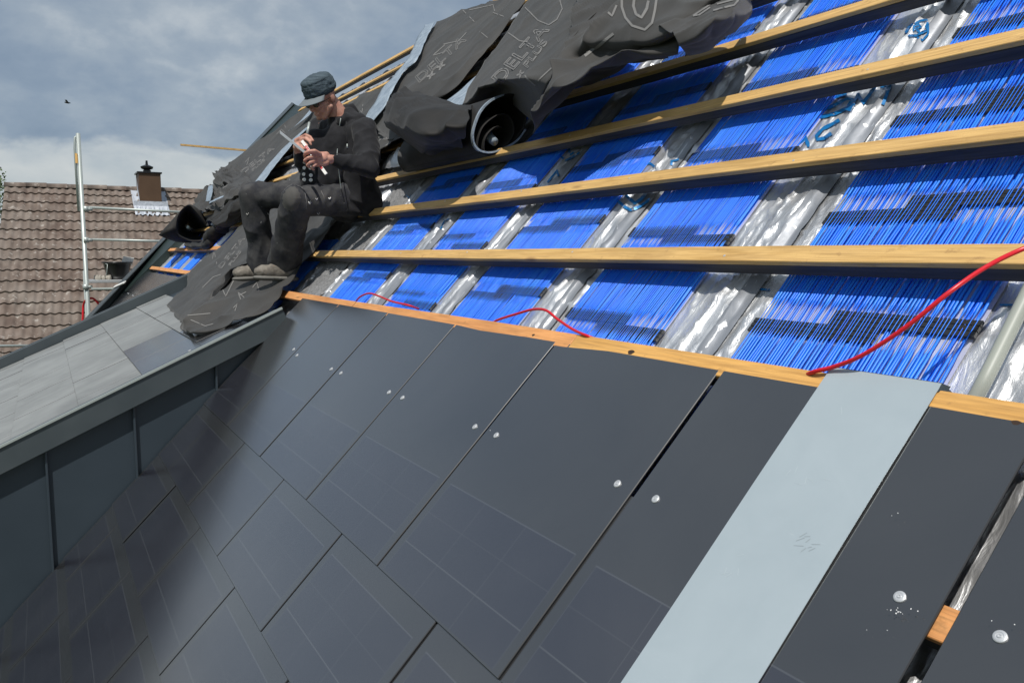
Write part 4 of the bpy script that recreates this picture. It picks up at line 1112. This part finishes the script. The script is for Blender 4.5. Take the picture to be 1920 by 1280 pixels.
mb.box(Vector((XN0+.1, ey+.4, 0)), Vector((XN1-XN0-.2,0,0)), Vector((0, 2*(YR-ey)-.8, 0)), Vector((0,0,OZ+ez-.12)))
i = len(mb.v)
for xx in (XN0+.1, XN1-.1): mb.v += [Vector((xx, ey+.4, OZ+ez-.12)), Vector((xx, YR, OZ+ZR-.12)), Vector((xx, 2*YR-ey-.4, OZ+ez-.12))]
mb.f += [(i, i+1, i+2), (i+5, i+4, i+3)]; mb.m += [0, 0]
mb.build('wall', wallm.m, NH)
# chimney
cb = CAM+Vector((2.06, YR-.62, 0)); 
brn = Mat('brown_chimney_cladding', (.085,.045,.022), .6); brn.base(brn.ramp(brn.noise(brn.coord(), 3, 4), [(.3, (.075,.04,.019)), (.7, (.10,.055,.028))]))
lead = Mat('lead_flashing', (.50,.53,.58), .45, .3); lead.bump(lead.noise(lead.coord(), 14, 3), .5, .03)
mb = MB(); fx0, fx1 = PY(262,370,YR-.6).x, PY(303,370,YR-.6).x; zb_ = PY(262, 374, YR-.6).z; zt_ = PY(262, 324, YR-.6).z
mb.box(Vector((fx0, YR-.6, zb_-.35)), Vector((fx1-fx0,0,0)), Vector((0,.62,0)), Vector((0,0,zt_-zb_+.35))); ch = bevel(mb.build('chimney', brn.m, RF), .006)
mb = MB(); mb.box(Vector((fx0-.03, YR-.63, zt_)), Vector((fx1-fx0+.06,0,0)), Vector((0,.68,0)), Vector((0,0,.03))); mb.build('chimney_cap', M['black'], RF)
mb = MB(); cc = Vector(((fx0+fx1)/2-.02, YR-.3, zt_+.03)); mb.lathe(cc, Vector((0,0,1)), [(.085,0),(.085,.06),(.06,.065),(.13,.10),(.14,.14),(.05,.18),(.03,.185),(.022,.28),(.001,.28)], 12); mb.build('cowl', M['black'], RF, False)
mb = MB(); w_ = fx1-fx0
bz = [Vector((fx0-.13, YR-.80, 0)), Vector((fx1+.13, YR-.80, 0))]
def rz(y): return OZ + ZR - tan(NP_)*(YR-y) + .05
V = []; nx_ = 20
for k in range(nx_+1):
    x = fx0-.13 + (w_+.26)*k/nx_
    for (y_, dz) in ((YR-.86-.02*sin(k*2.1), -.0), (YR-.72, .015), (YR-.615, .02), (YR-.605, .12)): V.append(Vector((x, y_, rz(y_)+dz+.018*sin(k*2*pi/2.6)*(1 if y_ < YR-.7 else 0))))
Fc = [(k*4+j, (k+1)*4+j, (k+1)*4+j+1, k*4+j+1) for k in range(nx_) for j in range(3)]
mesh_obj('flashing', V, Fc, lead.m, RF)
mb = MB()
for (x_, s_) in ((fx0, -1), (fx1, 1)):
    p = [Vector((x_+s_*.004, y_, rz(y_)+dz)) for y_, dz in ((YR-.61,-.02),(YR-.61,.16),(YR-.1,.30),(YR-.1,.0))]; mb.quad(*p)
    q = [Vector((x_+s_*.14, y_, rz(y_)+.01)) for y_ in (YR-.75, YR-.1)]; mb.quad(p[0], q[0], q[1], p[3]); mb.build('flashing', lead.m, RF); mb = MB()
pass
# tree behind the neighbour's gable
tr = empty('tree', (-2.6, 27, 0)); tag(tr, 'dark green tree just showing behind the left end of the brown roof', 'tree')
bark = Mat('bark', (.10,.075,.05), .9).m
leafm = Mat('leaf', (.05,.085,.025), .7); leafm.base(leafm.ramp(leafm.noise(leafm.coord(), 2.5, 3), [(.3, (.025,.05,.015)), (.7, (.075,.12,.035))]))
mb = MB(); mb.tube([Vector((-2.6,27,0)), Vector((-2.55,27,3)), Vector((-2.7,27.1,6.5))], [.22,.17,.06], 10)
for k in range(7):
    an = k*2.4; mb.tube([Vector((-2.6,27,3.4+k*.4)), Vector((-2.6+cos(an)*.9, 27+sin(an)*.9, 4.6+k*.45))], [.07,.02], 6)
mb.build('trunk', bark, tr, True)
V = []; Fc = []; rl = random.Random(3)
cl = [Vector((-1.9+rl.gauss(0,.8), 27+rl.gauss(0,.8), 6.6+rl.uniform(-2.2,2.4))) for _ in range(90)]
for _ in range(14000):
    c = rl.choice(cl) + Vector((rl.gauss(0,.28), rl.gauss(0,.28), rl.gauss(0,.25)))
    if c.z > 9.35 or c.x > -.75: continue
    a_ = Vector((rl.gauss(0,1), rl.gauss(0,1), rl.gauss(0,1))).normalized(); b_ = a_.orthogonal().normalized(); s_ = rl.uniform(.03,.06)
    i = len(V); V += [c-a_*s_, c+b_*s_*.6, c+a_*s_, c-b_*s_*.6]; Fc.append((i,i+1,i+2,i+3))
mesh_obj('crown', V, Fc, leafm.m, tr)

# ------------------------------------------------------------------ person
def remesh(name, prims, vox, mat, parent=None, smooth_it=4, wr=None):
    """tapered capsules and ellipsoids fused into one continuous surface"""
    bm = bmesh.new()
    def ball(c, r, mtx=None, seg=20):
        mm_ = Matrix.Translation(c) @ (mtx or Matrix.Identity(4)) @ Matrix.Diagonal((*r, 1)) if not isinstance(r, float) else Matrix.Translation(c) @ Matrix.Diagonal((r, r, r, 1))
        bmesh.ops.create_uvsphere(bm, u_segments=seg, v_segments=seg//2+2, radius=1.0, matrix=mm_)
    for p in prims:
        if p[0] == 'c':
            _, a_, b_, ra, rb_ = p[:5]; L = (b_-a_).length; d = (b_-a_).normalized()
            n_ = max(2, int(L/(min(ra, rb_)*.55)))
            ball(a_, ra); ball(b_, rb_)
            q = d.to_track_quat('Z', 'Y').to_matrix().to_4x4()
            bmesh.ops.create_cone(bm, cap_ends=True, segments=20, radius1=ra, radius2=rb_, depth=L, matrix=Matrix.Translation((a_+b_)/2) @ q)
        elif p[0] == 'e': ball(p[1], p[2], p[3] if len(p) > 3 else None)
    me = bpy.data.meshes.new(name+'_t'); bm.to_mesh(me); bm.free()
    o = bpy.data.objects.new(name, me); COL.objects.link(o)
    r = o.modifiers.new('r', 'REMESH'); r.mode = 'VOXEL'; r.voxel_size = vox; r.use_smooth_shade = True
    s_ = o.modifiers.new('s', 'SMOOTH'); s_.iterations = smooth_it; s_.factor = .6
    bpy.context.view_layer.update()
    ev = o.evaluated_get(bpy.context.evaluated_depsgraph_get()); m2 = bpy.data.meshes.new_from_object(ev)
    o.modifiers.clear(); o.data = m2; m2.name = name; bpy.data.meshes.remove(me)
    if wr:
        m2.update(); ns = [v.normal.copy() for v in m2.vertices]
        for v, n_ in zip(m2.vertices, ns): v.co += n_*wr(v.co, n_)
    m2.materials.clear(); m2.materials.append(mat); m2.polygons.foreach_set('use_smooth', [True]*len(m2.polygons)); m2.update()
    if parent: set_parent(o, parent)
    return o
T = -FW                                                              # towards the camera
def J(x, y, f): return PF(x, y, f)
pel = J(642, 372, 5.33)
hipL, hipR = J(655, 374, 5.20), J(618, 368, 5.42)
kneL, kneR = J(556, 376, 4.98), J(474, 366, 5.42)
ankL, ankR = J(530, 502, 5.36), J(497, 500, 5.62)
chest = J(645, 268, 5.20); belly = J(628, 330, 5.22); nb = J(638, 222, 5.18)
shL, shR = J(682, 246, 5.03), J(600, 243, 5.40)
elL, elR = J(692, 314, 4.86), J(576, 312, 5.20)
wrL, wrR = J(628, 300, 4.80), J(560, 285, 5.02)
hd = J(603, 183, 5.08)
hf = (-RT*.52 - UP*.58 + T*.62).normalized()                          # where the face looks
hu = (-RT*.20 + UP*.80 + T*.42); hu = (hu - hf*hu.dot(hf)).normalized()
hl = hu.cross(hf).normalized()                                        # his left
HM = Matrix((hl, hf, hu)).transposed().to_4x4()
def H(a, b, c): return hd + hl*a + hf*b + hu*c
pr = [('e', H(0,-.005,.03), (.078,.098,.10), HM), ('e', H(0,.03,-.045), (.060,.062,.070), HM), ('e', H(0,.055,-.095), (.034,.030,.026), HM),
      ('c', H(0,.085,.0), H(0,.108,-.035), .011, .015), ('e', H(.028,.082,-.03), (.022,.018,.020), HM), ('e', H(-.028,.082,-.03), (.022,.018,.020), HM),
      ('e', H(0,.088,-.068), (.024,.012,.008), HM), ('e', H(0,.086,-.08), (.020,.012,.007), HM), ('e', H(0,.078,.012), (.05,.02,.012), HM),
      ('c', H(.062,.02,-.055), H(.025,.06,-.105), .022, .018), ('c', H(-.062,.02,-.055), H(-.025,.06,-.105), .022, .018),
      ('e', H(.082,-.012,-.012), (.010,.020,.032), HM), ('e', H(-.082,-.012,-.012), (.010,.020,.032), HM),
      ('c', H(0,-.03,-.03), nb + (hd-nb)*.05, .062, .066)]
up_ = Vector((0,0,1))
body = pr + [('c', nb, chest, .07, .12), ('c', chest, belly, .13, .12), ('c', belly, pel, .12, .13), ('c', shL, shR, .055, .055),
      ('c', shL, elL, .05, .042), ('c', elL, wrL, .042, .028), ('c', shR, elR, .05, .042), ('c', elR, wrR, .042, .028),
      ('c', hipL, kneL, .075, .055), ('c', kneL, ankL, .052, .036), ('c', hipR, kneR, .075, .055), ('c', kneR, ankR, .052, .036)]
# hands: near (his left) hand grips the folding rule, far hand pinches above it
def fingers(base, pts, r0, r1):
    for a_, b_ in zip(pts[:-1], pts[1:]): pass
def chain(pts, r):
    out = []
    for i in range(len(pts)-1): out.append(('c', pts[i], pts[i+1], r[i], r[i+1]))
    return out
# left hand: palm centre (603,300), fingers wrap round the rule to the left
pc = J(606, 297, 4.745)
hand = [('c', wrL, J(616,298,4.765), .027, .026), ('e', pc, (.030,.030,.030)), ('c', J(612,290,4.755), J(590,289,4.72), .018, .0125), ('c', J(612,305,4.75), J(594,309,4.73), .018, .0125),
        ('c', J(603,297,4.735), J(588,300,4.72), .024, .018)]
fl = [[(594,288,4.70),(580,286,4.655),(571,290,4.66),(572,297,4.70)],
      [(592,294,4.70),(578,296,4.645),(571,301,4.655),(575,306,4.70)],
      [(592,301,4.705),(581,305,4.655),(576,310,4.665),(581,314,4.71)],
      [(595,307,4.715),(587,312,4.68),(584,316,4.69),(588,318,4.72)]]
for i, f_ in enumerate(fl): hand += chain([J(*q) for q in f_], [.0105,.0098,.0088,.0078] if i < 3 else [.009,.0085,.0075,.007])
hand += chain([J(600,289,4.70), J(590,283,4.665), J(579,284,4.65), J(572,287,4.65)], [.0125,.0115,.0105,.009])
# right hand
hand += [('c', wrR, J(557,276,4.985), .026, .025), ('e', J(559,270,4.97), (.027,.027,.027)), ('c', J(556,264,4.96), J(566,258,4.93), .016, .012), ('c', J(558,272,4.96), J(568,268,4.93), .018, .012)]
fr = [[(562,259,4.95),(573,253,4.90),(582,257,4.865),(587,264,4.85)],
      [(563,263,4.94),(573,260,4.885),(580,265,4.85),(583,271,4.85)],
      [(562,268,4.94),(570,268,4.88),(576,273,4.86),(574,279,4.88)],
      [(560,273,4.94),(566,275,4.895),(570,279,4.885),(567,283,4.90)]]
for i, f_ in enumerate(fr): hand += chain([J(*q) for q in f_], [.0102,.0096,.0086,.0076] if i < 3 else [.009,.0085,.0075,.007])
hand += chain([J(556,272,4.93), J(561,279,4.90), J(568,281,4.87), J(573,278,4.86)], [.0125,.0115,.0100,.0088])
person = remesh('person', body + hand, .0042, M['skin'], None, 3)
tag(person, 'man in blue cap and black hoodie sitting on a batten, bent over a folding rule', 'person')
def folds(amp, fr, seed=0, st=(1,1,1)):
    def f_(p, n_):
        q = Vector((p.x*st[0], p.y*st[1], p.z*st[2]))*fr
        rd = 1-abs(noise.noise(q+Vector((seed,0,0)))); r2_ = 1-abs(noise.noise(q*2.1+Vector((0,seed,3))))
        return amp*((rd*rd)-.6) + amp*.5*((r2_*r2_)-.6)
    return f_
# black T-shirt / waistcoat
tf_ = (-RT*.65 + T*.75).normalized()
remesh('waistcoat', [('c', nb-up_*.03, chest, .085, .138), ('c', chest+tf_*.01, belly+tf_*.02, .14, .135), ('c', belly+tf_*.015, pel+up_*.02, .135, .14), ('c', J(596,270,5.16), J(596,342,5.17), .095, .115), ('c', shL.lerp(shR,.2), shL.lerp(shR,.8), .07, .07)], .008, M['cotton'], person, 5, folds(.010, 7, 3))
# hoodie: open at the front, so its mass sits behind the shirt
bk_ = -tf_*.03
hd_pr = [('c', shL+bk_*.4, shR+bk_, .078, .072), ('c', shL, elL, .080, .066), ('c', elL, wrL.lerp(elL,.12), .066, .044), ('c', shR, elR, .074, .064), ('c', elR, wrR.lerp(elR,.10), .062, .046),
         ('c', shL.lerp(chest,.35)+bk_, J(672,330,5.18), .095, .105), ('c', J(672,330,5.18), J(688,380,5.22), .105, .10), ('c', J(675,300,5.15), J(668,370,5.16), .10, .09),
         ('c', shR.lerp(chest,.3)+bk_, J(612,320,5.42), .08, .07), ('c', J(650,245,5.25), J(690,382,5.27), .10, .085),
         ('c', J(655,218,5.16), J(672,228,5.12), .058, .052), ('c', J(640,214,5.25), J(655,214,5.22), .055, .06), ('c', J(640,228,5.08), J(652,222,5.10), .030, .044), ('c', J(672,330,5.15), J(660,392,5.14), .08, .05)]
hoodie = remesh('hoodie', hd_pr, .008, M['cotton'], person, 4, folds(.022, 6.0, 1))
# zip line and cords
hb = bvh_of([hoodie])
def on(obj_bvh, pts, r, mat, name, parent, lift=.003, n=6):
    out = []
    for (x, y) in pts:
        h_, n__, _, _ = obj_bvh.ray_cast(CAM, ray(x, y).normalized())
        if h_ is not None: out.append(h_ - ray(x, y).normalized()*lift)
    if len(out) > 1:
        mb = MB(); mb.tube(out, r, n); return mb.build(name, mat, parent, True)
on(hb, [(639,222),(637,235),(634,255),(633,275),(632,290),(634,320),(636,345),(641,368),(648,385)], .0028, M['galv'], 'zip', hoodie)
on(hb, [(649,228),(650,245),(651,262),(651,270)], .0026, M['cotton'], 'cord', hoodie)
on(hb, [(651,270),(651,278)], .004, M['galv'], 'cord_tip', hoodie)
# trousers
tr_pr = [('c', pel+up_*.03, pel-up_*.02, .150, .145), ('c', hipL, kneL, .108, .086), ('c', hipR, kneR, .105, .084), ('c', kneL, kneL.lerp(ankL,.5), .088, .088), ('c', kneL.lerp(ankL,.5), ankL.lerp(kneL,.08), .088, .102),
         ('c', kneR, kneR.lerp(ankR,.5), .088, .090), ('c', kneR.lerp(ankR,.5), ankR.lerp(kneR,.08), .090, .106), ('c', hipL, hipR, .12, .11)]
trous = remesh('trousers', tr_pr, .009, M['trouser'], person, 4, folds(.024, 5.0, 6, (1,1,.6)))
tb_ = bvh_of([trous])
def patch(cx, cy, rx, ry, name, mat, par, bv, lift=.006, n=9):
    V = []; Fc = []
    for i in range(n+1):
        for j in range(17):
            a_ = 2*pi*j/16; r_ = i/n; h_, nn2, _, _ = bv.ray_cast(CAM, ray(cx+cos(a_)*rx*r_, cy+sin(a_)*ry*r_).normalized())
            if h_ is None: return None
            V.append(h_ - ray(cx, cy).normalized()*(lift*(1-r_**4)-.001))
    for i in range(n):
        for j in range(16): Fc.append((i*17+j, i*17+j+1, (i+1)*17+j+1, (i+1)*17+j))
    return mesh_obj(name, V, Fc, mat, par, True)
patch(546, 372, 20, 27, 'knee_patch', M['kneepad'], trous, tb_)
on(tb_, [(556,347),(566,352),(572,362),(575,378),(574,392)], .0018, M['print'], 'seam', trous)
on(tb_, [(602,358),(607,368),(610,380)], .002, M['print'], 'seam', trous)
for (x, y, r_) in ((579,380,.006),(592,372,.004),(616,371,.010),(502,400,.007),(462,400,.003),(578,378,.005),(595,400,.003)):
    on(tb_, [(x, y), (x+2, y+3), (x+4, y-1)], r_*.35, M['white'], 'paint_spot', trous)
# shoes
def shoe(heel, toe, label=None):
    d = (toe-heel); L = d.length; d.normalize(); sd_ = d.cross(up_).normalized(); u_ = sd_.cross(d).normalized()
    HMx = Matrix((sd_, d, u_)).transposed().to_4x4()
    def Q(a_, b_, c_): return heel + sd_*a_ + d*(b_*L) + u_*c_
    up1 = [('e', Q(0,.80,.045), (.056,.080,.046), HMx), ('c', Q(0,.14,.055), Q(0,.72,.045), .050, .048), ('e', Q(0,.08,.07), (.047,.050,.062), HMx), ('c', Q(0,.16,.085), Q(0,.55,.072), .052, .042), ('c', Q(0,.12,.075), Q(0,.14,.145), .050, .054), ('c', Q(0,.42,.10), Q(0,.30,.135), .034, .036)]
    s = remesh('shoe', up1, .0055, M['suede'], person, 3, folds(.004, 22, 2))
    so = [('e', Q(0,.78,.006), (.062,.092,.020), HMx), ('e', Q(0,.12,.006), (.053,.070,.020), HMx)] + [('e', Q(0,t,.006), (.054,.05,.019), HMx) for t in (.3,.42,.55,.66)]
    remesh('sole', so, .0055, M['sole'], s, 2)
    mb = MB()
    for k in range(4):
        t = .36+.085*k; mb.tube([Q(-.036,t,.118-.012*k), Q(0,t+.02,.137-.015*k), Q(.036,t,.118-.012*k)], .0045, 6)
    mb.build('lace', Mat('orange_lace', (.42,.16,.05), .7).m, s, True)
hL, tL = J(548, 524, 5.33), J(487, 522, 5.22)
hR, tR = J(512, 521, 5.66), J(446, 524, 5.55)
shoe(hL, tL); shoe(hR, tR)
# cap
capp = [('e', H(0,-.012,.075), (.096,.116,.072), HM), ('e', H(0,-.012,.050), (.098,.119,.055), HM), ('e', H(0,-.008,.112), (.088,.106,.030), HM)]
cap_ = remesh('cap', capp, .005, M['cap'], person, 3, folds(.004, 30, 4))
V = []; Fc = []; nu_, nv_ = 16, 8
for i in range(nu_+1):
    an = radians(-62+124*i/nu_)
    for j in range(nv_+1):
        t = j/nv_; r0 = .114; ex = .074*cos(radians(-62+124*i/nu_)*1.25)**.6 if abs(-62+124*i/nu_) < 71 else 0
        a_ = sin(an)*(.095 + ex*t*.35); b_ = -.012 + cos(an)*.112 + ex*t
        V.append(H(a_, b_, .028 - .018*t - .30*a_*a_*(1+t)*1.4))
for i in range(nu_):
    for j in range(nv_): Fc.append((i*(nv_+1)+j, (i+1)*(nv_+1)+j, (i+1)*(nv_+1)+j+1, i*(nv_+1)+j+1))
vz = mesh_obj('visor', V, Fc, M['visor'], person, True); sm = vz.modifiers.new('t', 'SOLIDIFY'); sm.thickness = .004
# band seam and glasses
mb = MB(); mb.tube([H(.086,.0,-.004), H(.082,.05,-.004), H(.074,.088,-.006)], .0022, 6); mb.tube([H(-.086,.0,-.004), H(-.082,.05,-.004), H(-.074,.088,-.006)], .0022, 6)
for sg in (-1, 1): mb.tube([H(sg*.036+cos(t_)*.027, .098-abs(cos(t_))*.004, -.008+sin(t_)*.019) for t_ in [2*pi*k/14 for k in range(15)]], .0018, 6)
mb.tube([H(-.010,.101,-.004), H(.010,.101,-.004)], .0018, 6)
gl = mb.build('glasses', M['black'], person, True)
for sg in (-1, 1):
    mb = MB(); mb.lathe(H(sg*.033, .098, -.008), hf, [(.001,.001),(.022,.0)], 14); o = mb.build('lens', M['black'], person)
# buttons on the waistcoat
wb = bvh_of([o_ for o_ in bpy.data.objects if o_.name == 'waistcoat'] + [hoodie, trous])
for (x, y) in ((571,304),(571,315),(570,327),(571,337),(582,315),(583,329),(583,338),(571,348*0+304)):
    h_, nn2, _, _ = wb.ray_cast(CAM, ray(x, y).normalized())
    if h_ is None: continue
    if nn2.dot(ray(x, y)) > 0: nn2 = -nn2
    ax_ = (nn2 + (-ray(x, y).normalized())*1.2).normalized()
    mb = MB(); mb.lathe(h_+ax_*.003, ax_, [(.001,.001),(.003,.001),(.0045,.003),(.0095,.003),(.0115,.001),(.0118,-.004)], 14); mb.build('button', M['button'], person)
# tools in his hands
mb = MB()
a_, b_ = J(566, 264, 4.80), J(612, 327, 4.72); d = b_-a_; sd_ = d.cross(T).normalized()
for k in range(4):
    mb.box(a_ - sd_*.0085 + T*(.0038*k-.008) + d*(.012*(k % 2)), d*.985, sd_*.017, T*.0032)
ru = bevel(mb.build('folding_rule', M['white']), .0008, 1); tag(ru, 'folded white and red rule gripped in the near hand of the seated man', 'folding rule')
mb = MB()
for (t0, t1) in ((.16,.34),(.70,.84)): mb.box(a_+d*t0 - sd_*.0068 + T*.0076, d*(t1-t0), sd_*.0136, T*.0006)
mb.build('red_print', M['redprint'], ru)
mb = MB()
for k in range(5):
    t0 = .175+.032*k; mb.box(a_+d*t0 - sd_*.004 + T*.0084, d*.012, sd_*(.004+.004*(k % 2)), T*.0005)
mb.build('white_figures', M['white'], ru)
mb = MB(); mb.box(J(525,251,4.80)-sd_*0, J(573,290,4.70)-J(525,251,4.80), UP*.019, T*.003); tag(bevel(mb.build('metal_bar', M['alu']), .0007, 1), 'slim metal bar pointing left from the near hand of the seated man', 'metal bar')
mb = MB(); mb.tube([J(580,230,4.93), J(576,252,4.90)], [.0075,.0085], 12); tag(mb.build('marker_pen', M['galv'], None, True), 'short pale grey pen rising from the far hand of the seated man', 'pen')
